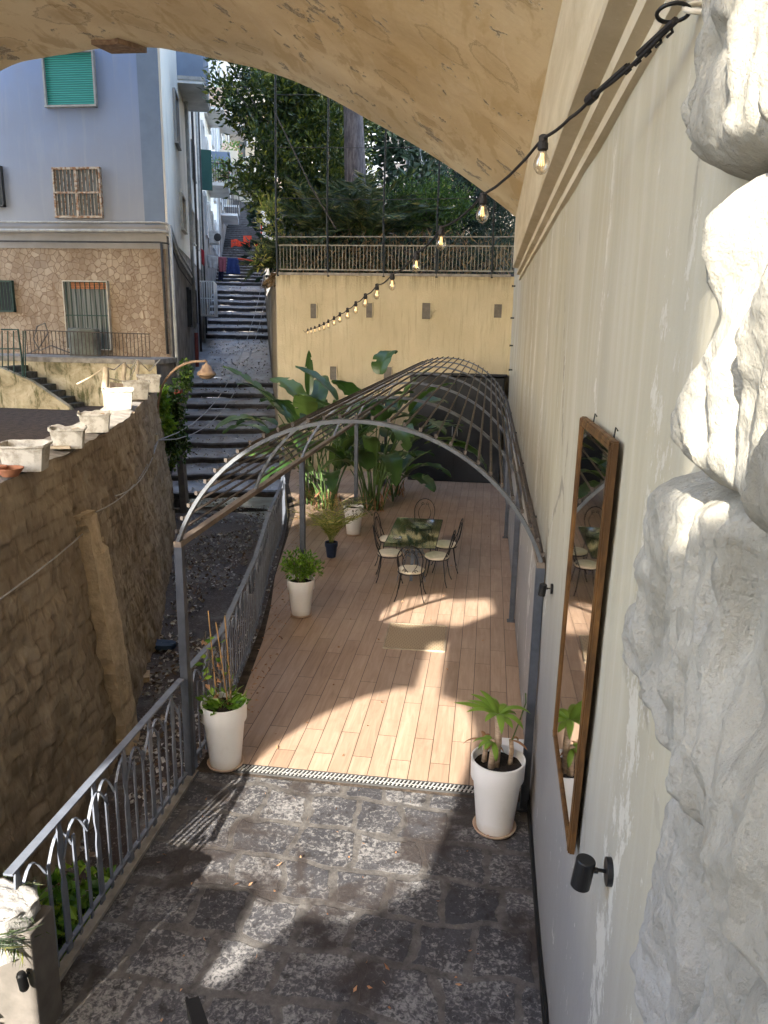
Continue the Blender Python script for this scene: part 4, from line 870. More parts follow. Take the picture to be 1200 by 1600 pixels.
g = MB(); a = aty(408, 340, 51.5); b_ = aty(409, 388, 51.5); g.tube([a, b_], .05); part(g, 'pole', 'net', nb)
g = MB(); g.tube([aty(372, 404, 45), aty(390, 407, 44), aty(406, 411, 43)], .06, 5); tag(g.build('red_tape', 'net'), 'loose red tape lying across the steps below the netting', 'tape')
# ================================================================ LEFT WALL TOP
def tub(c, w_, d_, h_, rz, label, fillh=.6, tilt=0, broken=False):
    t = thing('mortar_tub', label, 'tub', c, rz, 'planter tubs along the tuff wall'); t.rotation_euler.x = tilt
    g = MB(); k = .80; n = 10
    def ring(s, z, jit=0):
        out = []
        for i, (a, b) in enumerate(((-1, -1), (1, -1), (1, 1), (-1, 1))):
            a2, b2 = ((-1, -1), (1, -1), (1, 1), (-1, 1))[(i+1) % 4]
            for j in range(n):
                f = j/n; x = (a+(a2-a)*f); y = (b+(b2-b)*f)
                m_ = 1-.06*max(0, abs(x)+abs(y)-1.6)/.4
                out.append((x*m_*w_/2*s, y*m_*d_/2*s, z+jit*fbm((x*2+c[0], y*2+c[1], 0), 1.5, 3)*h_))
        return out
    R2 = [ring(k, 0), ring(k+.17*.9, h_*.88), ring(1.04, h_*.90), ring(1.05, h_, .16 if broken else .05), ring(.97, h_*.99, .16 if broken else .05), ring(.93, h_*.75), ring(.86, h_*fillh)]
    g.grid([r+[r[0]] for r in R2]); N_ = 4*n
    g.add(ring(k, 0), [tuple(range(N_))[::-1]]); o = g.build('shell', 'tub', t)
    g = MB(); r0 = ring(.88, h_*fillh+.002); cc = (0, 0, h_*(fillh+.03)); g.add(r0+[cc], [(i, (i+1) % N_, N_) for i in range(N_)]); g.build('dried_fill', 'tubdirt', t)
    if broken: g = MB(); g.box((.05, .02, h_*.75), (w_*.5, d_*.35, .03), .4, Matrix.Rotation(.35, 3, 'X')@Matrix.Rotation(.5, 3, 'Z')); g.build('shard', 'tubdirt', t)
    return t
def tw(u, v, z=WT+.03): p = fl(u, v, z); return (p[0], p[1], z)
tub(tw(42, 733), .46, .38, .27, .30, 'large grey tub nearest the camera, stained orange inside', .55)
tub(tw(108, 699), .40, .34, .24, .42, 'second grey tub from the camera with a broken piece inside', .6, .0, True)
tub(tw(150, 674), .42, .36, .26, .45, 'third tub from the camera with chipped rim', .7, 0, True)
tub(tw(186, 638), .50, .46, .34, .5, 'fourth tub, beside the thick wooden stake', .7)
tub(tw(214, 623), .50, .46, .34, .5, 'fifth grey tub, between the two thin stakes', .7)
tub(tw(234, 612), .48, .44, .36, .5, 'farthest tub at the end of the tuff wall', .7)
def bowl(c, r, label):
    g = MB(); g.lathe([(r*.55, 0), (r*.6, .01), (r*.98, .075), (r, .085), (r*.92, .085), (r*.6, .03), (.001, .028)], (0, 0, 0), 24); o = g.build('terracotta_bowl', 'terracotta', smooth=True, fixn=True); o.location = c; tag(o, label, 'bowl', 'terracotta bowls')
bowl(tw(16, 744), .13, 'shallow terracotta bowl at the left edge in front of the large tub'); bowl(tw(-4, 742), .10, 'small dark terracotta bowl cut by the left frame edge')
g = MB(); a = tw(95, 702); g.bar((a[0]-.3, a[1]-.15, WT+.06), (a[0]+.12, a[1]+.0, WT+.06), .05, .03); tag(g.build('wood_scrap', 'stake'), 'short scrap of wood lying between the first two tubs', 'wood scrap')
def stake(u, v0, v1, y, r, label):
    g = MB(); a = aty(u+3, v1, y); b_ = aty(u, v0, y); pts = [a+(b_-a)*f+np.array([.02*math.sin(f*9), 0, 0]) for f in np.linspace(0, 1, 7)]
    o = g.tube(pts, [r*(1+.15*math.sin(i*2)) for i in range(7)], 7).build('wooden_stake', 'stake', smooth=True); tag(o, label, 'stake', 'stakes on the tuff wall'); return b_
sa = stake(164, 574, 645, 13.2, .06, 'thick weathered wooden stake standing behind the third tub'); sb = stake(193, 566, 612, 15.5, .045, 'middle thin stake rising from the tubs'); sc_ = stake(214, 562, 606, 16.6, .04, 'farthest stake at the end of the tub row')
g = MB(); p_ = [aty(120, 600, 13), aty(140, 590, 13), sa, aty(178, 578, 14), sb, aty(204, 577, 16), sc_, aty(233, 580, 17), aty(250, 562, 18)]; g.tube(p_, .014, 5)
g.tube([aty(165, 590, 13.2), aty(200, 598, 15), aty(214, 568, 16.6)], .010, 4); tag(g.build('sagging_rope', 'rope'), 'pale rope sagging between the stakes above the tubs', 'rope')
# bell lamp on a curved arm
la = thing('curved_arm_lamp', 'rusty bell shaded lamp on a curved arm at the end of the tuff wall', 'lamp', tuple(aty(248, 690, 16.5)))
arm = [aty(u, v, 16.5) for u, v in ((246, 700), (246, 660), (247, 632), (253, 605), (263, 588), (278, 574), (298, 566), (322, 564))]
g = MB(); g.tube(spl([tuple(a) for a in arm], 5), .028, 8); part(g, 'arm', 'lampshade', la, smooth=True)
e = arm[-1]; g = MB(); g.lathe([(.012, 0), (.02, -.05), (.05, -.08), (.09, -.10), (.13, -.20), (.19, -.24), (.22, -.31), (.19, -.31), (.15, -.36), (.08, -.39)], (e[0], e[1], e[2]), 20); part(g, 'shade', 'lampshade', la, smooth=True)
# ivy
def ivy(name, label, cs, n, L, mat):
    P = []; Dd = []
    for c, r in cs:
        k = int(n*r[0]*r[2]/sum(x[1][0]*x[1][2] for x in cs)); q_ = rng.normal(size=(k, 3)); q_ /= np.linalg.norm(q_, axis=1)[:, None]; q_ *= rng.uniform(.2, 1.05, (k, 1))
        P.append(np.array(c)+q_*np.array(r)); Dd.append(q_*.8+rng.normal(size=(k, 3))*.6+np.array([0, -.5, -.3]))
    return tag(leaves(np.concatenate(P), np.concatenate(Dd), L, L*.85, mat, name), label, 'climbing plant')
ivy('bright_ivy', 'lime green creeper at the end of the tuff wall', [(aty(252, 628, 17.2), (.17, .25, .4)), (aty(258, 660, 17.1), (.18, .25, .3))], 500, .13, 'leaf_lime')
ivy('dark_ivy', 'dark green ivy hanging down beside the lamp', [(aty(272, 640, 18), (.3, .3, .7)), (aty(268, 690, 17.6), (.2, .25, .7)), (aty(290, 590, 20), (.2, .3, .5)), (aty(288, 690, 18.4), (.12, .2, .5))], 1500, .11, 'leaf_bush')
for u, v, y_ in ((322, 600, 30), (333, 575, 36), (347, 440, 45), (342, 500, 38)): pass
ivy('wall_weeds', 'small weeds growing where the stairs meet the street wall', [(aty(341, 500, 41), (.25, .8, .35)), (aty(328, 548, 36), (.2, .7, .3)), (aty(347, 448, 48), (.2, .8, .4))], 420, .18, 'leaf_bush')
# white service wires
g = MB()
hub = aty(247, 688, 15.5)
def cat_(a, b, sag, n=14): a = np.array(a); b = np.array(b); return [a+(b-a)*f-np.array([0, 0, sag*4*f*(1-f)]) for f in np.linspace(0, 1, n)]
for e_, s_ in ((aty(414, 420, 40), 1.8), (aty(417, 455, 38), 1.9)): g.tube(cat_(hub, e_, s_), .014, 4)
for u, v, y_ in ((150, 800, 7.6), (0, 936, 5.2), (180, 775, 8.2)): g.tube(cat_(hub, aty(u, v, y_), .25), .009, 4)
g.tube([hub, aty(238, 650, 16.8), aty(225, 620, 17)], .012, 4)
tag(g.build('service_wires', 'wire'), 'pale sagging service wires crossing from the tuff wall over the street', 'wires')
g = MB(); g.grid(heap(0, 0, 0, .10, .08, .30, 16, 3.)); o = g.build('insulator_knot', 'rope', smooth=True); o.location = tuple(aty(240, 700, 15.4)); tag(o, 'tangled knot of wire and cloth hooked near the top of the tuff wall', 'wire knot')
# small street debris
g = MB(); c = fl(253, 1017, -.95); g.grid(heap(0, 0, 0, .22, .13, .07, 20, 1.)); o = g.build('blue_rag', 'rag', smooth=True); o.location = (c[0], c[1], zstreet(c[1])+.01); tag(o, 'crumpled dark blue rag lying on the street by the tuff wall', 'rag')
g = MB(); g.box((0, 0, .04), (.12, .25, .08), .4); o = bevel(g.build('loose_brick', 'pilaster')); c = fl(228, 1066, -1.0); o.location = (c[0], c[1], zstreet(c[1])); tag(o, 'loose brick on the street beside the wall foot', 'brick')
# ================================================================ RAILINGS
def railing(name, label, pts, step=.15, n_wide=3, z0=.0):
    r = thing(name, label, 'railing', (pts[0][0], pts[0][1], z0), 0, 'grey metal railings along the terrace')
    P_ = [np.array(p, float) for p in pts]; seg = [np.linalg.norm(P_[i+1]-P_[i]) for i in range(len(P_)-1)]; tot = sum(seg)
    def at(s):
        for i, L_ in enumerate(seg):
            if s <= L_ or i == len(seg)-1: return P_[i]+(P_[i+1]-P_[i])*(s/L_), (P_[i+1]-P_[i])/L_
            s -= L_
    g = MB()
    for i in range(len(P_)-1): g.bar((*P_[i], z0+1.05), (*P_[i+1], z0+1.05), .06, .014)
    part(g, 'top_rail', 'railpaint', r); g = MB()
    for i in range(len(P_)-1): g.bar((*P_[i], z0+.10), (*P_[i+1], z0+.10), .035, .012)
    part(g, 'bottom_rail', 'railpaint', r)
    n = int(tot/step); sp_ = tot/n
    for i in range(n):
        p, d = at((i+.5)*sp_); wide = i % n_wide == 0; g = MB(); wd = .062 if wide else .030; zt = 1.04 if wide else .82
        if wide:
            mid = z0+.62; 
            g.prism([(-wd/2, 0), (wd/2, 0), (wd/2, mid-.08), (.016, mid), (wd/2, mid+.10), (wd/2, .93), (.012, 1.04), (-.012, 1.04), (-wd/2, .93), (-wd/2, mid+.10), (-.016, mid), (-wd/2, mid-.08)], -.006, .006, 'y')
            a = math.atan2(d[1], d[0]); c_, s_ = math.cos(a), math.sin(a); g.v = [(p[0]+x*c_-y*s_, p[1]+x*s_+y*c_, z+z0) for x, y, z in g.v]
        else:
            g.bar((*p, z0+.0), (*p, z0+zt), wd, .011, (d[1], -d[0], 0))
        if not wide or True:
            # curved strap leaning over to the next bar but one
            q2, d2 = at(min((i+2.5)*sp_, tot)) if i < n-2 else (None, None)
            if q2 is not None and i % 3 != 1:
                za, zb_ = z0+.74, z0+.94; nn = np.array([d[1], -d[0]])*.012*(1 if i % 2 else -1); C_ = []
                for k in range(9):
                    f = k/8; pp, _ = at((i+.5+2*f)*sp_); C_.append((*(pp+nn), za+(zb_-za)*math.sin(math.pi*min(1, f*1.0))*1.0))
                g.ribbon(C_, .020, .007, (nn[0], nn[1], 0))
        part(g, 'bar', 'railpaint', r)
    for i in range(0, n, 9):
        p, d = at((i+.5)*sp_); g = MB(); g.bar((*p, z0-.03), (*p, z0+.12), .06, .03, (d[1], -d[0], 0)); part(g, 'anchor', 'railpaint', r)
    return r
railing('terrace_railing', 'grey railing section nearest the camera, casting stripes on the stone paving', [(-2.64, 3.5), (-2.64, 6.08)])
railing('terrace_railing', 'grey railing section behind the left front pergola post, bending to the left', [(-2.66, 6.28), (-2.66, 7.2), (-3.10, 9.84), (-3.65, 12.4)])
railing('terrace_railing', 'farthest grey railing section beside the banana plants', [(-3.66, 12.45), (-4.02, 14.5), (-4.42, 16.3), (-5.3, 19.4)])
# ================================================================ PERGOLA
pg = thing('arched_pergola', 'long arched iron pergola with slatted barrel roof over the plank terrace', 'pergola', (-1.05, 6.18, 0))
XL, XR, ZE, ZA = -2.64, .50, 2.28, 3.39
xc = (XL+XR)/2; hw = (XR-XL)/2; ri = ZA-ZE; Rr = (hw*hw+ri*ri)/(2*ri); zc_ = ZA-Rr; th0 = math.asin(hw/Rr)
def hp(th, dr=0): return xc+(Rr+dr)*math.sin(th), zc_+(Rr+dr)*math.cos(th)
YP = [6.18, 10.72, 15.38, 20.0]; YH = [6.18, 8.45, 10.72, 13.05, 15.38, 17.7, 20.0]
for y in YP:
    for x in (XL, XR):
        g = MB(); g.box((x, y, ZE/2+.006), (.075, .075, ZE-.012)); o = part(g, 'post', 'postpaint', pg); bevel(o, .004)
        g = MB(); g.box((x, y, .012), (.13, .13, .012)); part(g, 'foot_plate', 'postpaint', o)
for x in (XL, XR): g = MB(); g.box((x, (6.14+20.04)/2, ZE+.025), (.07, 13.9, .05)); part(g, 'eaves_beam', 'beam', pg)
for i, y in enumerate(YH):
    g = MB(); n = 40; g.ribbon([(hp(-th0+2*th0*k/n)[0], y, hp(-th0+2*th0*k/n)[1]+.05) for k in range(n+1)], .05 if i else .075, .03, (0, 1, 0)); part(g, 'hoop', 'hooppaint' if i < 2 else 'railpaint', pg, smooth=False)
NS = 31
for i in range(NS):
    th = -th0+2*th0*(i+.6)/NS; x, z = hp(th, .032); g = MB(); 
    for a, b_ in zip(YH[:-1], YH[1:]): g.bar((x, a-(.05 if a == YH[0] else 0), z+.05), (x, b_+(.05 if b_ == YH[-1] else 0), z+.05), .015, .019, (math.sin(th), 0, math.cos(th)))
    g.box((x, YH[0]-.045, z+.062), (.026, .012, .03)); part(g, 'slat', 'rust', pg)
for s_ in (-1, 1):
    for y in YP[1:]:
        pass
for y in (7.7, 10.9, 14.2, 17.6):
    g = MB(); g.bar((XR+.0, y, ZE+.06), (.56, y, ZE+.06), .02, .02); part(g, 'wall_bracket', 'darkiron', pg)
# ================================================================ CABINET
cb2 = thing('tall_cabinet', 'tall anthracite cabinet with two doors at the far end of the pergola', 'cabinet', (-.85, 21.4, 0))
g = MB(); g.box((-.86, 21.5, 1.45), (2.56, .94, 2.9)); bevel(part(g, 'body', 'cabinet', cb2), .01)
for x in (-1.49, -.22): g = MB(); g.box((x, 21.01, 1.45), (1.24, .03, 2.84)); bevel(part(g, 'door', 'cabinet', cb2), .005)
g = MB(); g.box((-.86, 21.45, 2.95), (2.7, 1.1, .06), 0, Matrix.Rotation(-.05, 3, 'X')); part(g, 'lid', 'cabinet', cb2)
for x in (-.93, -.79): g = MB(); g.tube([(x, 20.97, 1.3), (x, 20.97, 1.6)], .012); part(g, 'handle', 'zinc', cb2)
# ================================================================ TABLE AND CHAIRS
tb_ = thing('glass_table', 'rectangular smoked glass dining table with grey iron strap legs', 'table', (-1.14, 12.7, 0), -.0)
g = MB(); g.box((0, 0, .755), (.84, 1.92, .012)); o = g.build('glass_top', 'tableglass', tb_)
g = MB()
for a, b_ in (((-.42, -.96), (.42, -.96)), ((.42, -.96), (.42, .96)), ((.42, .96), (-.42, .96)), ((-.42, .96), (-.42, -.96))): g.bar((*a, .745), (*b_, .745), .012, .014)
g.build('rim', 'darkiron', tb_)
for sx, sy in ((-1, -1), (1, -1), (0, -1), (-1, 1), (1, 1), (0, 1)):
    g = MB(); C_ = [(sx*(.17+.07*math.cos(f*2*math.pi)), sy*.42+sy*.05*math.cos(f*math.pi*2), .02+.72*f) for f in np.linspace(0, 1, 12)]; g.ribbon(C_, .05, .012, (0, 1, 0) if sx else (1, 0, 0)); g.build('leg', 'railpaint', tb_)
g = MB()
for z_, r_ in ((.22, .16), (.55, .13), (.73, .24)):
    for cy in (-.42, .42): g.tube([(r_*math.cos(a), cy+r_*math.sin(a), z_) for a in np.linspace(0, 2*math.pi, 20)], .01, 5)
g.bar((0, -.42, .3), (0, .42, .3), .02, .04); g.build('stretcher', 'railpaint', tb_)
def chair(label, grp='wrought iron chairs round the glass table'):
    t = thing('iron_chair', label, 'chair', (0, 0, 0), 0, grp)     # faces +y
    g = MB(); n = 26; pr_ = [(.001, -.022), (.18, -.022), (.205, -.012), (.212, .004), (.200, .020), (.17, .028), (.001, .030)]
    g.lathe(pr_, (0, 0, 0), n); g.v = [(x*(1.0+.05*(y > 0)), y*.97, z+.47+.004*math.sin(x*40)) for x, y, z in g.v]; g.build('seat_cushion', 'cushion', t, smooth=True)
    g = MB(); g.tube([(.205*math.cos(a), .2*math.sin(a), .44) for a in np.linspace(0, 2*math.pi, 24)], .009, 5); g.tube([(-.2, 0, .44), (.2, 0, .44)], .006, 4); g.tube([(0, -.2, .44), (0, .2, .44)], .006, 4); g.build('seat_ring', 'black', t)
    for sx in (-1, 1):
        for sy in (-1, 1):
            g = MB(); g.tube([(sx*.15, sy*.14, .44), (sx*.17, sy*.16, .28), (sx*.20, sy*.19-.0, .10), (sx*.235, sy*.225, .004)], [.009, .009, .008, .009], 6); g.build('leg', 'black', t)
    g = MB(); hoop = []
    for a in np.linspace(-.25, math.pi+.25, 26):
        x = .20*math.cos(a); z = .70+.24*math.sin(a); hoop.append((x, -.19-.10*max(0, (z-.45))/.5, z))
    hoop = [(.17, -.14, .44)]+hoop+[(-.17, -.14, .44)]; g.tube(hoop, .009, 6); b_ = g.build('back_hoop', 'black', t)
    g = MB()
    for s_ in (-1, 1):
        C_ = [(s_*(.02+.0*f), -.18, .46) for f in (0,)]
        for f in np.linspace(0, 1, 16): C_.append((s_*(.02+.10*math.sin(f*math.pi*.9)), -.185-.085*f, .47+.36*f))
        for a in np.linspace(0, 4.6, 12): C_.append((s_*(.05-.035*(1-a/6)*math.cos(a)*1.0), -.27, .83+.045*(1-a/6)*math.sin(a)))
        g.tube(C_, .006, 5); g.tube([(s_*(.09+.03*math.cos(a)*(1-a/8)), -.185, .50+.03*math.sin(a)*(1-a/8)) for a in np.linspace(0, 5, 12)], .005, 4)
    g.build('back_scrolls', 'black', t); return t
c0 = chair('nearest iron chair, its looped back toward the camera, at the near end of the table')
sp = [(-1.07, 11.42, 0.02, None), (-1.52, 12.28, -math.pi/2+.15, 'iron chair on the left side of the table nearer the camera'), (-1.62, 13.15, -math.pi/2-.1, 'iron chair on the left side of the table toward its far end'),
      (-.72, 12.25, math.pi/2-.12, 'iron chair on the right side of the table nearer the camera'), (-.62, 13.0, math.pi/2+.1, 'iron chair on the right side of the table toward its far end'), (-1.14, 14.2, math.pi-.1, 'iron chair at the far end of the table facing the camera')]
for i, (x, y, a, lb) in enumerate(sp):
    c_ = c0 if i == 0 else dup(c0); c_.location = (x, y, .012); c_.rotation_euler.z = a
    if lb: c_['label'] = lb
def ashtray(name, label, loc):
    g = MB(); g.lathe([(.04, 0), (.07, .004), (.085, .035), (.075, .037), (.06, .012), (.001, .010)], (0, 0, 0), 18); o = g.build(name, 'bulb', smooth=True); o.location = loc; tag(o, label, 'ashtray', 'glass ashtrays on the table')
ashtray('glass_ashtray', 'clear glass ashtray on the near left corner of the table', (-1.38, 12.15, .762)); ashtray('glass_ashtray', 'clear glass ashtray near the far right corner of the table', (-.92, 13.35, .762))
# ================================================================ POTTED PLANTS
def pot(name, label, loc, r=.215, h=.66, soil_d=.07, mat='white', saucer=True, rz=0):
    t = thing(name, label, 'potted plant', loc, rz)
    g = MB(); rb = r*.70; g.lathe([(rb*.97, .015), (rb, .03), (r*.90, h*.72), (r*.905, h*.725), (r*.985, h*.735), (r, h*.75), (r*1.02, h*.985), (r*1.015, h), (r*.95, h), (r*.93, h*.97), (r*.90, h-soil_d), (.001, h-soil_d-.01)], (0, 0, 0), 48); o = g.build('pot', mat, t, smooth=True)
    es = o.modifiers.new('e', 'EDGE_SPLIT'); es.split_angle = math.radians(50)
    g = MB(); G = [[(rr_*math.cos(a), rr_*math.sin(a), h-soil_d+.012+.014*fbm((rr_*9*math.cos(a), rr_*9*math.sin(a), 0), 2, 3)) for a in np.linspace(0, 2*math.pi, 30)] for rr_ in np.linspace(.001, r*.91, 9)]; g.grid(G); g.build('soil', 'potsoil', t, smooth=True)
    if saucer: g = MB(); g.lathe([(rb*.9, 0), (rb*1.12, .004), (rb*1.2, .03), (rb*1.15, .032), (rb*1.05, .014), (.001, .012)], (0, 0, 0), 36); g.build('saucer', 'saucer', t, smooth=True)
    return t
def lv(t, pts, dirs, L, W, mat, nm='foliage', **k): return leaves(pts, dirs, L, W, mat, nm, t, **k)
# 1 left front: bamboo canes with a sparse climber
t = pot('cane_climber_pot', 'white pot at the left with bamboo canes and a sparse climber', (-2.37, 6.42, .012), .215, .66)
for (x0, y0, x1, y1, zt) in ((-.07, .02, -.12, .0, 1.58), (.05, .0, -.06, .03, 1.46), (.07, .03, .04, .0, 1.54)):
    g = MB(); g.tube([(x0, y0, .55), (x1, y1, zt)], .0065, 6); g.build('bamboo_cane', 'bamboo', t)
g = MB(); 
for s_ in range(4): g.tube([(.03*math.sin(s_), .03*math.cos(s_*2), .58)]+[(-.08+.12*math.sin(s_*2+f*5)*.8+.02*s_, .06*math.cos(f*6+s_), .6+f*(.75-.1*s_)) for f in np.linspace(.05, 1, 14)], .003, 4)
g.tube([(.08, .02, .6), (.05, .03, .75), (.09, .0, .9)], .012, 5); g.build('vine_stem', 'stem', t)
P = []; Dd = []
for i in range(70): a = random.uniform(0, 6.28); r_ = random.uniform(.02, .19); P.append((r_*math.cos(a), r_*math.sin(a), .60+random.uniform(0, .10))); Dd.append((math.cos(a), math.sin(a), .25+random.random()*.6))
lv(t, P, Dd, .11, .055, 'leaf_box')
P = []; Dd = []
for i in range(34): f = random.random(); P.append((-.08+random.uniform(-.13, .17), random.uniform(-.08, .08), .72+f*.62)); Dd.append(rng.normal(size=3)+np.array([0, 0, -.5]))
lv(t, P[:22], Dd[:22], .085, .045, 'leaf_box', 'climbing_leaves'); lv(t, P[22:], Dd[22:], .075, .045, 'leaf_dry', 'dry_leaves')
# 2 right front: dracaena
t = pot('dracaena_pot', 'white pot at the right with thick cane stems and yellow green leaves', (.235, 5.86, .006), .225, .67, .08)
for (x, y, h_, r_) in ((-.02, -.02, .50, .030), (-.06, -.05, .28, .028), (-.12, .04, .22, .022), (.10, .04, .24, .020)):
    g = MB(); g.tube([(x, y, .56), (x+.01, y, .60+h_*.5), (x+.0, y+.01, .58+h_)], [r_*1.1, r_, r_], 10); g.build('cane', 'caneskin', t, smooth=True)
def strap(t, base, az, L, w_, elev, droop, mat, nm='leaf', n=10, fold=.35):
    g = MB(); h = V((math.cos(az), math.sin(az), 0)); sd = V((-math.sin(az), math.cos(az), 0)); p = V(base); e = elev; G = []
    for i in range(n+1):
        f = i/n; d = h*math.cos(e)+V((0, 0, math.sin(e))); ww = w_*(math.sin(math.pi*min(1, f*.93+.07))**.7)*.5; up = d.cross(sd)*-1
        G.append([p-sd*ww+up*ww*fold, p.copy(), p+sd*ww+up*ww*fold]); p = p+d*(L/n); e -= droop/n
    g.grid(G); return g.build(nm, mat, t, smooth=True, fixn=False)
for i in range(12):
    a = i*2.4; strap(t, (-.02, -.01, 1.06), a, random.uniform(.20, .34), .065, random.uniform(.5, 1.3), random.uniform(1.0, 2.4), 'leaf_drac')
for i in range(5):
    strap(t, (-.06, -.05, .85), 2.2+i*.7, random.uniform(.16, .24), .05, random.uniform(.1, .9), random.uniform(1.2, 2.4), 'leaf_drac')
strap(t, (-.02, 0, 1.06), 3.0, .40, .08, .55, .9, 'leaf_drac'); strap(t, (-.02, 0, 1.08), 2.7, .30, .07, .9, 1.2, 'leaf_drac')
for i in range(9): strap(t, random.choice([(.10, .04, .82), (-.12, .04, .80), (-.06, -.05, .86)]), random.uniform(0, 6.28), random.uniform(.12, .24), .035, random.uniform(-.2, .8), random.uniform(1.2, 2.6), 'leaf_dry', 'dry_leaf')
g = MB(); g.tube([(.10, .04, .80), (.16, .05, 1.0), (.20, .03, 1.18), (.19, .0, 1.28)], .006, 5); g.build('thin_shoot', 'greenstem', t)
# 3 bush pot
t = pot('boxy_shrub_pot', 'white pot with a bushy bright green shrub beside the terrace edge', (-2.60, 10.42, .012), .20, .56)
P, Dd = clumpcrown([((0, 0, .78), (.26, .26, .20)), ((-.12, 0, .70), (.18, .2, .14)), ((.13, .05, .74), (.17, .2, .16))], 90, 12, .07, .6); lv(t, P, Dd, .06, .032, 'leaf_box')
g = MB()
for i in range(9): a = i*.7; g.tube([(.03*math.cos(a), .03*math.sin(a), .5), (.16*math.cos(a), .16*math.sin(a), .85)], .005, 4)
g.build('stems', 'stem', t)
# 4 small palm pot
t = pot('dark_palm_pot', 'white pot with a short dark palm between table and banana plants', (-2.62, 15.0, .012), .20, .60)
P = []; Dd = []
for i in range(11):
    m_, p_, d_ = frond_pts((0, 0, .55), i*.62, .42, random.uniform(.3, 1.2), 1.4, .1, 18); P += p_; Dd += d_
lv(t, P, Dd, .09, .016, 'leaf_palm')
# 5 golden palm in navy pot
t = pot('golden_palm_pot', 'small navy pot with an arching yellow green areca palm', (-2.74, 13.32, .012), .12, .30, .03, 'bluepot', False)
P = []; Dd = []; g = MB()
for i in range(24):
    L_ = random.uniform(.6, 1.2); m_, p_, d_ = frond_pts((random.uniform(-.04, .04), random.uniform(-.04, .04), .27), i*2.39, L_, random.uniform(1.25, 1.55), random.uniform(.7, 1.7), .2, 26); P += p_; Dd += d_; g.tube(m_, .004, 4)
lv(t, P, Dd, .17, .011, 'leaf_gold'); g.build('stalks', 'leaf_gold', t)
# 6 banana / strelitzia clumps
def paddle(t, base, az, hst, L, w_, lean, bend, mat='leaf_banana'):
    """stalk then big paddle leaf"""
    h = V((math.cos(az), math.sin(az), 0)); b = V(base); C_ = []; e = math.pi/2
    p = b.copy(); e = math.pi/2-lean*.2; n = 12
    for i in range(n+1): C_.append(p.copy()); d = h*math.cos(e)+V((0, 0, math.sin(e))); p = p+d*(hst/n); e -= lean/n
    g = MB(); g.tube(C_, [.022-.012*i/n for i in range(n+1)], 6); st_ = g.build('stalk', 'greenstem', t, smooth=True)
    sd = V((-math.sin(az), math.cos(az), 0)); G = []; n = 18; tw_ = random.uniform(-.4, .4)
    for i in range(n+1):
        f = i/n; d = h*math.cos(e)+V((0, 0, math.sin(e))); ww = w_*.5*(math.sin(math.pi*min(1, f**.75*.96+.04))**.55); up = sd.cross(d)*-1; up = -up if up.z < 0 else up
        s2 = (sd*math.cos(tw_*f)+up*math.sin(tw_*f)); r = []
        for k in (-1, -.6, -.25, 0, .25, .6, 1):
            r.append(p+s2*ww*k+up*ww*(.32*abs(k)+.07*math.sin(f*26+k*3)*abs(k))-V((0, 0, 1))*.10*w_*k*k*f)
        G.append(r); p = p+d*(L/n); e -= bend/n
    g = MB(); g.grid(G)
    # tears between neighbouring veins
    keep = [q for q in g.f]; cut = set(random.sample(range(4, n-2), 2)); 
    g.f = [q for j, q in enumerate(keep) if not (j//6 in cut and (j % 6 in (0,) or j % 6 == 5) and random.random() < .6)]; g.mi = [0]*len(g.f)
    lf = g.build('leaf_blade', mat, t, smooth=True, fixn=False); return lf
def banana(name, label, c, n, hr, seed, spread=.5):
    random.seed(seed); t = thing(name, label, 'plant', c)
    for i in range(n):
        a = i*2.399+seed; r_ = random.uniform(.04, .26); hh = random.uniform(*hr)
        paddle(t, (r_*math.cos(a), r_*math.sin(a), 0), a+random.uniform(-.5, .5), hh, random.uniform(.95, 1.5), random.uniform(.38, .58), random.uniform(.2, .9)*spread*2, random.uniform(.6, 1.8))
    P = [(random.uniform(-.25, .25), random.uniform(-.25, .25), random.uniform(.0, .5)) for _ in range(60)]; lv(t, P, rng.normal(size=(60, 3))*.3+np.array([0, 0, -1]), .35, .04, 'leaf_dry', 'dry_sheaths')
    return t
banana('banana_plant', 'tall banana plant with leaning paddle leaves left of the glass table', (-3.60, 17.2, 0), 22, (.9, 2.3), 1, .55)
t = banana('banana_plant', 'largest banana plant rising through the pergola slats behind the white palm pot', (-2.55, 17.3, 0), 28, (.9, 2.4), 4, .6)
for az, hs, L_, w_, le, be in ((3.0, 2.5, 1.3, .45, .5, .6), (1.2, 2.9, 1.0, .5, .1, 1.8), (0.0, 1.9, 1.4, .45, .9, 1.2)): paddle(t, (0, 0, 0), az, hs, L_, w_, le, be)
t = banana('banana_plant', 'banana plant at the terrace edge with leaves hanging out over the stairs', (-4.15, 17.6, 0), 8, (1.5, 2.3), 9, .4)
for az, hs, L_, w_, le, be in ((3.3, 2.3, 1.5, .5, .5, .5), (2.8, 1.9, 1.5, .42, .9, 1.0), (3.6, 2.0, 1.3, .4, .7, 1.4), (1.8, 2.4, 1.1, .22, .15, .2)): paddle(t, (0, 0, 0), az, hs, L_, w_, le, be)
banana('young_banana_plant', 'small banana plant with one bright lime leaf near the cabinet', (-2.25, 18.9, 0), 6, (.5, .9), 5, .6)
t = thing('lime_leaf_plant', 'single broad lime leaf behind the banana stems', 'plant', (-2.2, 18.2, 0)); random.seed(3); paddle(t, (0, 0, 0), .3, .75, .6, .36, .6, .9, 'leaf_lime'); paddle(t, (0, 0, 0), 2.6, .7, .5, .3, .6, .9, 'leaf_lime')
# green shrub seen through the railing, low palm at left edge
ivy('green_shrub', 'bright green leafy shrub growing below the railing at lower left', [((-2.96, 3.75, .02), (.22, .55, .36)), ((-2.98, 4.4, -.22), (.25, .6, .36)), ((-3.0, 3.4, .1), (.22, .4, .4))], 3000, .10, 'leaf_ivy')['category'] = 'shrub'
random.seed(11)
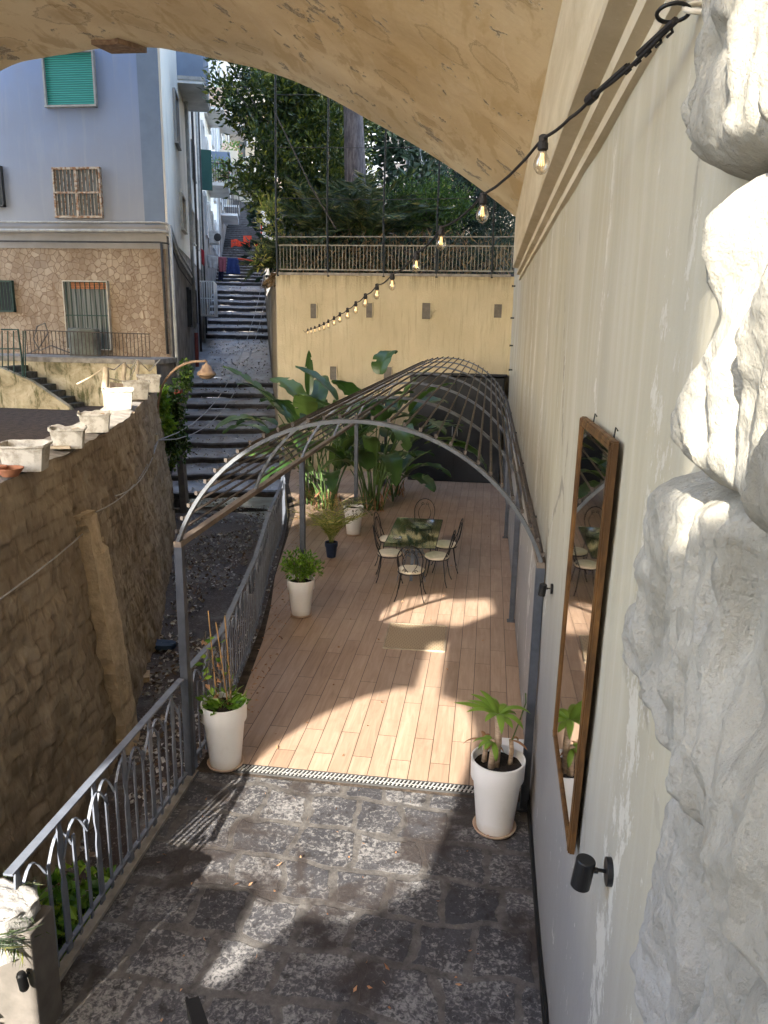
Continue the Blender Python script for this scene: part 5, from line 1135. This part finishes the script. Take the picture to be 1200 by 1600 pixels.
# ================================================================ MIRROR
C4 = [atx(u, v, .50) for u, v in ((908, 652), (957, 692), (889, 1333), (865, 1147))]
mr = thing('gilt_mirror', 'tall gilt framed mirror hanging on the plaster wall', 'mirror', tuple(sum(C4)/4))
y0a, z0a = C4[0][1], C4[0][2]
cc = sum(C4)/4
g = MB(); g.add([(p[0]+.004, cc[1]+(p[1]-cc[1])*.97, cc[2]+(p[2]-cc[2])*.99) for p in C4], [(0, 1, 2, 3)]); part(g, 'glass', 'mirror', mr)
g = MB()
for i in range(4):
    a = V(C4[i]); b_ = V(C4[(i+1) % 4]); d = (b_-a).normalized(); inn = (V(cc)-(a+b_)/2); inn = (inn-d*inn.dot(d)).normalized()
    for k, (o_, w_, x_) in enumerate(((.008, .016, -.001), (.022, .014, -.004), (.032, .010, -.001))): g.bar(a+inn*o_+V((x_, 0, 0)), b_+inn*o_+V((x_, 0, 0)), w_, .009, (1, 0, 0))
    g.bar(a+V((.014, 0, 0)), b_+V((.014, 0, 0)), .012, .022, (1, 0, 0))
part(g, 'frame', 'gold', mr)
g = MB(); g.add([tuple(V(p)+V((.030, 0, 0))) for p in C4], [(0, 1, 2, 3)]); part(g, 'backing', 'mirrorfr', mr)
for f in (.25, .85): g = MB(); p = V(C4[0])+(V(C4[1])-V(C4[0]))*f; g.tube([p+V((.03, 0, 0)), p+V((.035, 0, .045)), p+V((.045, .01, .03))], .004, 5); part(g, 'hook', 'darkiron', mr)
# wall spot lamps
def spot(label, p, rz=0, L=.10):
    t = thing('wall_spotlight', label, 'lamp', p, 0, 'black spotlights')
    g = MB(); g.lathe([(.001, -.012), (.052, -.012), (.052, .012), (.001, .012)], (0, 0, 0), 28, Matrix.Rotation(math.pi/2, 3, 'Y')); bevel(g.build('wall_plate', 'black', t, fixn=True), .003)
    g = MB(); g.tube([(-.01, 0, 0), (-L+.02, 0, .004)], .007, 8); g.tube([(-L+.035, 0, 0), (-L+.02, 0, 0)], .011, 8); g.build('arm', 'black', t)
    g = MB(); g.lathe([(.001, .055), (.034, .055), (.037, .05), (.037, -.062), (.034, -.066), (.030, -.06), (.001, -.05)], (-L-.018, 0, -.012), 28, Matrix.Rotation(.12, 3, 'Y')); g.build('head', 'black', t, smooth=False)
    return t
p = atx(951, 1362, .535); spot('black wall spotlight just below the mirror', (.536, p[1], p[2]), L=.075)
p = atx(862, 920, .54); spot('black wall spotlight beside the right front pergola post', (.54, p[1], p[2]), L=.07).scale = (.75, .75, .75)
p = atx(912, 1640, .535); spot('black wall spotlight cut by the bottom edge beside the paving', (.536, p[1], p[2]), L=.075)
# wall bolts + white box at post
g = MB()
wb = thing('floor_box', 'low white plastic box behind the right flower pot against the wall', 'box', (.44, 6.5, .012)); g.box((.42, 6.62, .17), (.24, .30, .32)); bevel(part(g, 'box', 'white', wb), .01); g = MB(); g.box((.42, 6.62, .338), (.25, .31, .02)); bevel(part(g, 'lid', 'white', wb), .004)
for k, (u, v, y) in enumerate(((806, 447, 20.5), (804, 497, 20), (801, 540, 19.5), (800, 578, 19))):
    z = aty(u, v, y)[2]; g = MB(); g.tube([(0, 0, 0), (-.08, 0, 0)], .018, 8); g.box((-.08, 0, 0), (.02, .05, .05)); o = g.build('wall_bolt', 'darkiron'); o.location = (.55, y, z); tag(o, 'small iron bolt in a vertical row at the far end of the plaster wall', 'bolt', 'iron bolts at the far end of the wall')
# ================================================================ STRING LIGHTS
A_ = atx(1055, 32, .47); B_ = aty(474, 516, 21.9)
sl = thing('string_lights', 'black cable of bare filament bulbs sagging from the plaster wall to the far yellow wall', 'string lights', tuple(A_))
px = [(849, 215), (755, 304), (690, 355), (651, 395), (613, 428), (589, 445), (571, 460), (556, 472), (543, 482), (531, 489), (522, 495), (513, 500), (506, 504), (499, 507), (492, 510), (486, 512), (481, 514)]
def depth_on_line(u):
    lo, hi = 0, 1
    for _ in range(50):
        m_ = (lo+hi)/2; p = A_+(B_-A_)*m_; c = RM.T@(p-CAM); uu = 600+F*c[0]/c[2]
        if uu > u: lo = m_
        else: hi = m_
    return (A_+(B_-A_)*lo)[1]
cab = [V(A_)]; bulbs = []
for u, v in ((930, 147), (890, 185)): cab.append(V(aty(u, v, depth_on_line(u))))
for u, v in px: p = V(aty(u, v, depth_on_line(u))); cab.append(p); bulbs.append(p)
cab.append(V(B_))
pts = []
for i in range(len(cab)-1):
    a, b_ = cab[i], cab[i+1]
    for k in range(4): f = k/4; pts.append(a+(b_-a)*f-V((0, 0, 1))*(b_-a).length*.03*4*f*(1-f))
pts.append(cab[-1])
g = MB(); g.tube(pts, .0065, 6); part(g, 'cable', 'cable', sl, smooth=True)
g = MB(); g.tube([A_, V(A_)*.6+V(cab[1])*.4], .011, 7); g.tube([V(A_)*.45+V(cab[1])*.55+V((0, 0, -.004)), V(cab[1])], .010, 7); g.tube([V(cab[1])+V((.0, 0, .0)), V(cab[1])*.75+V(cab[2])*.25], .018, 8)
for k in range(5): f = .05+k*.12; q = V(A_)*(1-f)+V(cab[1])*f; g.tube([q, q+V((.01, .01, -.015)), q+V((-.006, .0, -.03))], .005, 5)
part(g, 'taped_joint', 'cable', sl)
for i, p in enumerate(bulbs):
    e = bpy.data.objects.new('bulb', None); col.objects.link(e); e.parent = sl; e.location = p-V(A_)
    g = MB(); g.lathe([(.010, .012), (.019, .006), (.019, -.018), (.022, -.022), (.022, -.045), (.017, -.050), (.001, -.050)], (0, 0, 0), 14); g.build('socket', 'cable', e, smooth=False)
    g = MB(); g.lathe([(.016, -.048), (.018, -.058), (.030, -.082), (.034, -.100), (.031, -.120), (.020, -.136), (.006, -.143), (.001, -.144)], (0, 0, 0), 20); g.build('glass', 'bulb', e, smooth=True)
    g = MB()
    for s_ in range(4): a = s_*math.pi/2; g.tube([(.005*math.cos(a), .005*math.sin(a), -.06), (.009*math.cos(a), .009*math.sin(a), -.108)], .0013, 4)
    g.build('filament', 'filament', e)
hk = thing('wall_ring', 'iron ring and shackle fixed on the rock holding the string lights', 'hook', tuple(atx(1068, 20, .45)))
p = V(atx(1052, 20, .47)); q = V(atx(1075, 18, .42)); rX = V((1, 0, 0)); 
g = MB(); g.tube([p+V((.0, 0, 0))+V((.045*math.cos(a), .035*math.sin(a), -.012*math.sin(a))) for a in np.linspace(0, 2*math.pi, 22)], .006, 7); part(g, 'ring', 'black', hk, smooth=True)
g = MB(); c_ = p+V((.075, -.02, .004)); g.tube([c_+V((.05*math.cos(a), .02*math.sin(a), .018*math.sin(a))) for a in np.linspace(0, 2*math.pi, 22)], .008, 7); part(g, 'shackle', 'tan', hk, smooth=True)
g = MB(); g.tube([c_+V((.0, 0, .0)), c_+V((.08, -.02, -.01)), c_+V((.16, -.03, .01))], .009, 7); part(g, 'hook', 'black', hk, smooth=True)
# ================================================================ GROTTO ROCKS
def rock(label, px, xr, T, wdt, seed, st=.011, fold=.045, ext=None):
    P_ = [atx(u, v, xr) for u, v in px]; poly = np.array([(p[1], p[2]) for p in P_])
    ylo, yhi = poly[:, 0].min(), poly[:, 0].max(); zlo, zhi = poly[:, 1].min(), poly[:, 1].max(); ylo = max(ylo, .25)
    ysg = np.arange(ylo, yhi+st, st); zsg = np.arange(zlo, zhi+st, st); Y, Z = np.meshgrid(ysg, zsg, indexing='ij')
    # irregular outline
    nz = np.array([[fbm((y*1.0, z*1.0, seed), 5, 3) for z in zsg[::3]] for y in ysg[::3]]); nz = np.repeat(np.repeat(nz, 3, 0), 3, 1)[:len(ysg), :len(zsg)]
    inside = np.zeros(Y.shape, bool); dist = np.full(Y.shape, 9.); n = len(poly)
    for i in range(n):
        (ya, za), (yb, zb) = poly[i], poly[(i+1) % n]
        cond = ((za > Z) != (zb > Z)) & (Y < (yb-ya)*(Z-za)/((zb-za) if abs(zb-za) > 1e-9 else 1e-9)+ya); inside ^= cond
        L2 = (yb-ya)**2+(zb-za)**2+1e-12; t = np.clip(((Y-ya)*(yb-ya)+(Z-za)*(zb-za))/L2, 0, 1)
        dist = np.minimum(dist, np.hypot(Y-ya-t*(yb-ya), Z-za-t*(zb-za)))
    sd = np.where(inside, dist, -dist)+nz*.018
    f = np.clip(sd/wdt, 0, 1); hgt = T*np.sqrt(1-(1-f)**2)
    idx = -np.ones(Y.shape, int); vs = []; fs = []
    act = sd > -st*1.2
    for i in range(Y.shape[0]):
        for j in range(Y.shape[1]):
            if act[i, j]:
                y, z = Y[i, j], Z[i, j]; ff = f[i, j]
                wv = .10*fbm((y*1.3, z*.6, seed+4), 2.0, 3)
                r1 = 1-abs(fbm((y*4.2+wv*8, z*1.15+y*.9, seed), 1.0, 3))*2.4; r2 = 1-abs(fbm((y*9+wv*9, z*2.8+y*2, seed+9), 1.0, 3))*2
                b1 = fbm((y, z, seed+2), 13, 5)
                h_ = hgt[i, j]+ff*(fold*1.2*r1+fold*.30*r2+.011*b1)-fold*.5*ff
                idx[i, j] = len(vs); vs.append((.555-max(h_, 0 if ff > 0 else -.01), y, z))
    for i in range(Y.shape[0]-1):
        for j in range(Y.shape[1]-1):
            q = (idx[i, j], idx[i+1, j], idx[i+1, j+1], idx[i, j+1])
            if min(q) >= 0: fs.append(q)
    g = MB(); g.add(vs, fs); c = np.mean(np.array(vs), 0)
    o = g.build('grotto_rock', 'rock', smooth=True, loc=tuple(c), fixn=False); tag(o, label, 'rock', 'pale sculpted rocks on the plaster wall'); return o
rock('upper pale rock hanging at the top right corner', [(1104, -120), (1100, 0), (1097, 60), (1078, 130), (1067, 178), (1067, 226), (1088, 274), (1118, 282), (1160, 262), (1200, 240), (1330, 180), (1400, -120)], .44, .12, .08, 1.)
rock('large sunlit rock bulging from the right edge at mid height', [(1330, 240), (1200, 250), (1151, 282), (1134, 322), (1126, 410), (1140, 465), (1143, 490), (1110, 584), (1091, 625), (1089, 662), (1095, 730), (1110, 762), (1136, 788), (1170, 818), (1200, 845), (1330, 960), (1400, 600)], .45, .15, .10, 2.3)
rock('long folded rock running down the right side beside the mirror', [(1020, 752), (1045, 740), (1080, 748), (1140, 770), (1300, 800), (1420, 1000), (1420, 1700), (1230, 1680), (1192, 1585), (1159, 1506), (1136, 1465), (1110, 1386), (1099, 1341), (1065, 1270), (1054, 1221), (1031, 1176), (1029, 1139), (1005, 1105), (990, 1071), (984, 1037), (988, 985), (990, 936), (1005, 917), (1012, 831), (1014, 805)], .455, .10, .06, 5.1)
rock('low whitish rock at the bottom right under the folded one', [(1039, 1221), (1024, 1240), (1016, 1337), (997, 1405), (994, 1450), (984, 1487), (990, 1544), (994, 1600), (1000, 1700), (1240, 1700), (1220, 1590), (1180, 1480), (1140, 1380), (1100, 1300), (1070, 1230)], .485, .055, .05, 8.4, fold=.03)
# ================================================================ LOWER LEFT CORNER
pc = aty(47, 1462, 3.38)
pl_ = thing('grey_pillar', 'smooth grey plastered pillar cut by the lower left corner', 'pillar', (pc[0]-.4, 3.5, 0)); g = MB(); g.box((pc[0]-.6, 3.50, pc[2]/2-.5), (1.2, .24, pc[2]+1.0)); bevel(part(g, 'body', 'concpole', pl_), .01)
g = MB(); G = heap(pc[0]-.40, 3.46, pc[2]-.16, .36, .17, .30, 40, 4.); g.grid([[(x+.03*fbm((x*1, y, z), 9, 4), y, z+.03*fbm((x, y+3, z), 9, 4)) for x, y, z in r] for r in G]); o = g.build('pale_stone', 'rock', smooth=True, loc=(pc[0]-.40, 3.46, pc[2]-.16)); tag(o, 'pale rough stone on top of the grey pillar', 'stone')
q = aty(37, 1531, 3.33); t = thing('wall_spotlight', 'black oval spotlight on the grey pillar at lower left', 'lamp', tuple(q), 0, 'black spotlights')
g = MB(); g.lathe([(.001, .062), (.02, .058), (.027, .045), (.027, -.045), (.02, -.058), (.001, -.062)], (0, -.01, 0), 20, Matrix.Rotation(-.15, 3, 'Y')); g.build('head', 'black', t); g = MB(); g.tube([(0, 0, 0), (0, .05, 0)], .01, 8); g.build('arm', 'black', t)
lp = thing('fan_palm', 'low palm with dark and yellow fronds at the lower left edge', 'plant', tuple(aty(-35, 1445, 3.4))); P = []; Dd = []; P2 = []; D2 = []
for i, (az, el) in enumerate(((.3, .9), (-.2, .5), (.6, .3), (1.2, 1.0), (0, .1), (-.6, .7), (2.2, .9), (3.0, .5))):
    m_, p_, d_ = frond_pts((0, 0, 0), az, .30, el*.8, 1.0, .1, 30)
    if i in (2, 4): P2 += p_; D2 += d_
    else: P += p_; Dd += d_
lv(lp, P, Dd, .16, .010, 'leaf_palm'); lv(lp, P2, D2, .15, .012, 'leaf_gold', 'yellow_fronds')
hr = thing('stair_handrail', 'black handrail end rising into view at the bottom edge', 'handrail', tuple(aty(302, 1560, 2.0))); g = MB(); a = V(aty(300, 1562, 2.0)); b_ = V(aty(352, 1720, 1.45)); g.bar(a, b_, .045, .012); g.bar(a+V((-.018, 0, -.03)), b_+V((-.018, 0, -.03)), .008, .06); part(g, 'rail', 'black', hr)
g = MB(); g.bar(b_, V((b_[0], b_[1], .0)), .03, .03); part(g, 'post', 'black', hr)
# ================================================================ GARDEN
random.seed(21)
def tree(name, label, blobs, trunk, ncl, per, cr, L, mat, grp=None, tmat='bark', limbs=6, W=.42):
    b0 = trunk[0]; t = thing(name, label, 'tree', b0, 0, grp); bb = [(np.array(c)-np.array(b0), r) for c, r in blobs]
    g = MB(); T_ = [V(p)-V(b0) for p in trunk]; r0 = trunk_r; g.tube(T_, [r0*(1-.45*i/(len(T_)-1)) for i in range(len(T_))], 12); tk = g.build('trunk', tmat, t, smooth=True)
    g = MB()
    for k in range(limbs):
        c, r = bb[k % len(bb)]; s = T_[len(T_)//2]; e_ = V(c)+V(rng.normal(size=3)*np.array(r)*.4); mid = (s+e_)/2+V((0, 0, .3)); g.tube([s, mid, e_], [r0*.35, r0*.22, r0*.07], 7)
    g.build('limb', tmat, t, smooth=True)
    P, Dd = clumpcrown(bb, ncl, per, cr); leaves(P, Dd, L, L*W, mat, 'crown', t); return t
def A(u, v, y): return tuple(aty(u, v, y))
trunk_r = .22
tree('magnolia_tree', 'large dark glossy leaved tree overhanging the stairs on the garden corner', [(A(455, 180, 27), (2.0, 1.6, 1.7)), (A(415, 265, 25.5), (1.1, 1.2, 1.3)), (A(395, 150, 26), (1.2, 1.2, .9)), (A(500, 250, 27), (1.6, 1.5, 1.8)), (A(385, 300, 25), (.6, .8, .6)), (A(440, 330, 25.5), (.9, 1.0, 1.0)), (A(480, 130, 28), (2.2, 1.5, 1.6)), (A(350, 108, 25.5), (.5, .8, .4)), (A(365, 275, 25.2), (.4, .6, .25))],
     [A(470, 425, 27), A(472, 330, 27), A(465, 200, 27)], 520, 26, .42, .23, 'leaf_magnolia', limbs=9)
tree('magnolia_tree', 'second dark leaved tree filling the gap left of the pine trunk', [(A(520, 180, 29.5), (1.5, 1.4, 2.2)), (A(520, 320, 29), (1.5, 1.4, 1.8))], [A(540, 420, 29), A(545, 330, 29), A(550, 220, 29)], 380, 22, .45, .24, 'leaf_magnolia')
trunk_r = .42
tree('pine_tree', 'thick purple grey pine trunk rising behind the palms', [(A(555, -60, 28.3), (3, 3, 1.5))], [A(558, 430, 25.6), A(556, 300, 25.6), A(551, 150, 25.6), A(548, 0, 25.6)], 60, 12, .6, .3, 'leaf_conifer', limbs=3)
trunk_r = .14
tree('round_bush_tree', 'rounded bush tree with lighter green leaves behind the fence', [(A(665, 320, 25), (1.25, 1.0, .85)), (A(640, 335, 25), (.8, .8, .6)), (A(700, 325, 25), (.8, .8, .7))], [A(665, 420, 25), A(666, 380, 25), A(664, 335, 25)], 240, 26, .28, .12, 'leaf_bush')
tree('conifer_tree', 'very dark conifer at the right end of the garden', [(A(745, 300, 27), (1.3, 1.2, 1.9)), (A(780, 330, 26), (1.2, 1.2, 1.5)), (A(800, 380, 28), (1.5, 1, 1.8)), (A(720, 380, 28), (1.5, 1, 1.4)), (A(750, 265, 28), (1.2, 1.2, 1.1))], [A(755, 425, 26.5), A(755, 350, 26.5), A(755, 280, 26.5)], 620, 34, .34, .17, 'leaf_conifer', W=.25)
def garden_palm(name, label, base, n, L, h, mat='leaf_palm', lw=.05, th=.5):
    t = thing(name, label, 'palm', base); g = MB(); g.tube([(0, 0, 0), (.03, 0, h*.5), (0, 0, h)], [th, th*.85, th*.8], 10); g.build('trunk', 'leaf_palmdry', t)
    P = []; Dd = []; mids = MB()
    for i in range(n):
        el = random.uniform(.5, 1.5); m_, p_, d_ = frond_pts((0, 0, h), i*2.39996, L*random.uniform(.75, 1.1), el, random.uniform(.6, 1.5), .4, 60); P += p_; Dd += d_; mids.tube(m_, .012, 4)
    lv(t, P, Dd, .42, lw, mat, 'fronds'); mids.build('midribs', 'greenstem', t)
    P = []; Dd = []
    for i in range(10):
        m_, p_, d_ = frond_pts((0, 0, h*.9), i*.63, L*.6, -.2, .9, .3, 30); P += p_; Dd += d_
    lv(t, P, Dd, .30, .03, 'leaf_palmdry', 'dry_fronds'); return t
b0 = A(575, 425, 24); garden_palm('date_palm', 'date palm with upright dark fronds in the middle of the garden', b0, 30, 2.5, .9, th=.28)
b0 = A(505, 425, 24.5); garden_palm('date_palm', 'smaller date palm left of centre behind the fence posts', b0, 22, 2.2, .6, th=.2)
b0 = A(440, 428, 23.4); garden_palm('corner_palm', 'bushy low palm spilling over the left corner of the yellow wall', (b0[0]+.05, b0[1], 5.6), 22, 1.1, .15, th=.12, lw=.03)
P = []; Dd = []
for i in range(7000):
    x = random.uniform(-6.4, .5); y = random.uniform(22.6, 25.5); z = 5.6+random.random()**1.6*1.15; P.append((x, y, z)); Dd.append(rng.normal(size=3)*.6+np.array([0, 0, .8]))
tag(leaves(P[:4600], Dd[:4600], .22, .05, 'leaf_conifer', 'undergrowth'), 'dark undergrowth behind the garden railing', 'undergrowth', kind='stuff'); tag(leaves(P[4600:], Dd[4600:], .3, .035, 'leaf_palmdry', 'dry_undergrowth'), 'dry brown fronds tangled among the undergrowth', 'undergrowth', kind='stuff')
P, Dd = clumpcrown([((x, 35+random.uniform(-1, 1), z), (2.2, 1.5, 2.2)) for x in (-8.7, -6.2, -3.6, 8.5) for z in (8, 11.5, 15, 19) if not (x > 0 and z > 12)], 700, 16, .7, ); tag(leaves(P, Dd, .5, .22, 'leaf_conifer', 'far_foliage'), 'dark mass of far foliage closing the garden', 'foliage', kind='stuff')
P, Dd = clumpcrown([(A(419, 400, 23.4), (.25, 1.0, .5)), (A(424, 345, 24), (.3, 1.0, .6))], 40, 14, .2); tag(leaves(P, Dd, .22, .04, 'leaf_gold', 'hanging_grass'), 'yellow green grass hanging over the stair side of the garden corner', 'grass', kind='stuff')

P = [(random.uniform(-2.3, .45), random.uniform(6.6, 20), .022) for _ in range(60)]+[(random.uniform(-2.5, .4), random.uniform(3.6, 6.2), .02) for _ in range(50)]+[(lerp([6.8, 9.84, 14.5, 16.3], [-2.55, -2.95, -3.8, -4.2], y)+random.uniform(0, .3), y, .03) for y in rng.uniform(6.8, 16.3, 260)]
Dd = rng.normal(size=(len(P), 3)); Dd[:, 2] = np.abs(Dd[:, 2])*.2
tag(leaves(P, Dd, rng.uniform(.015, .06, len(P)), .02, 'leaf_dry', 'fallen_leaves', fold=.1), 'a few dry fallen leaves on the terrace floor and along its mossy edge', 'litter', kind='stuff')
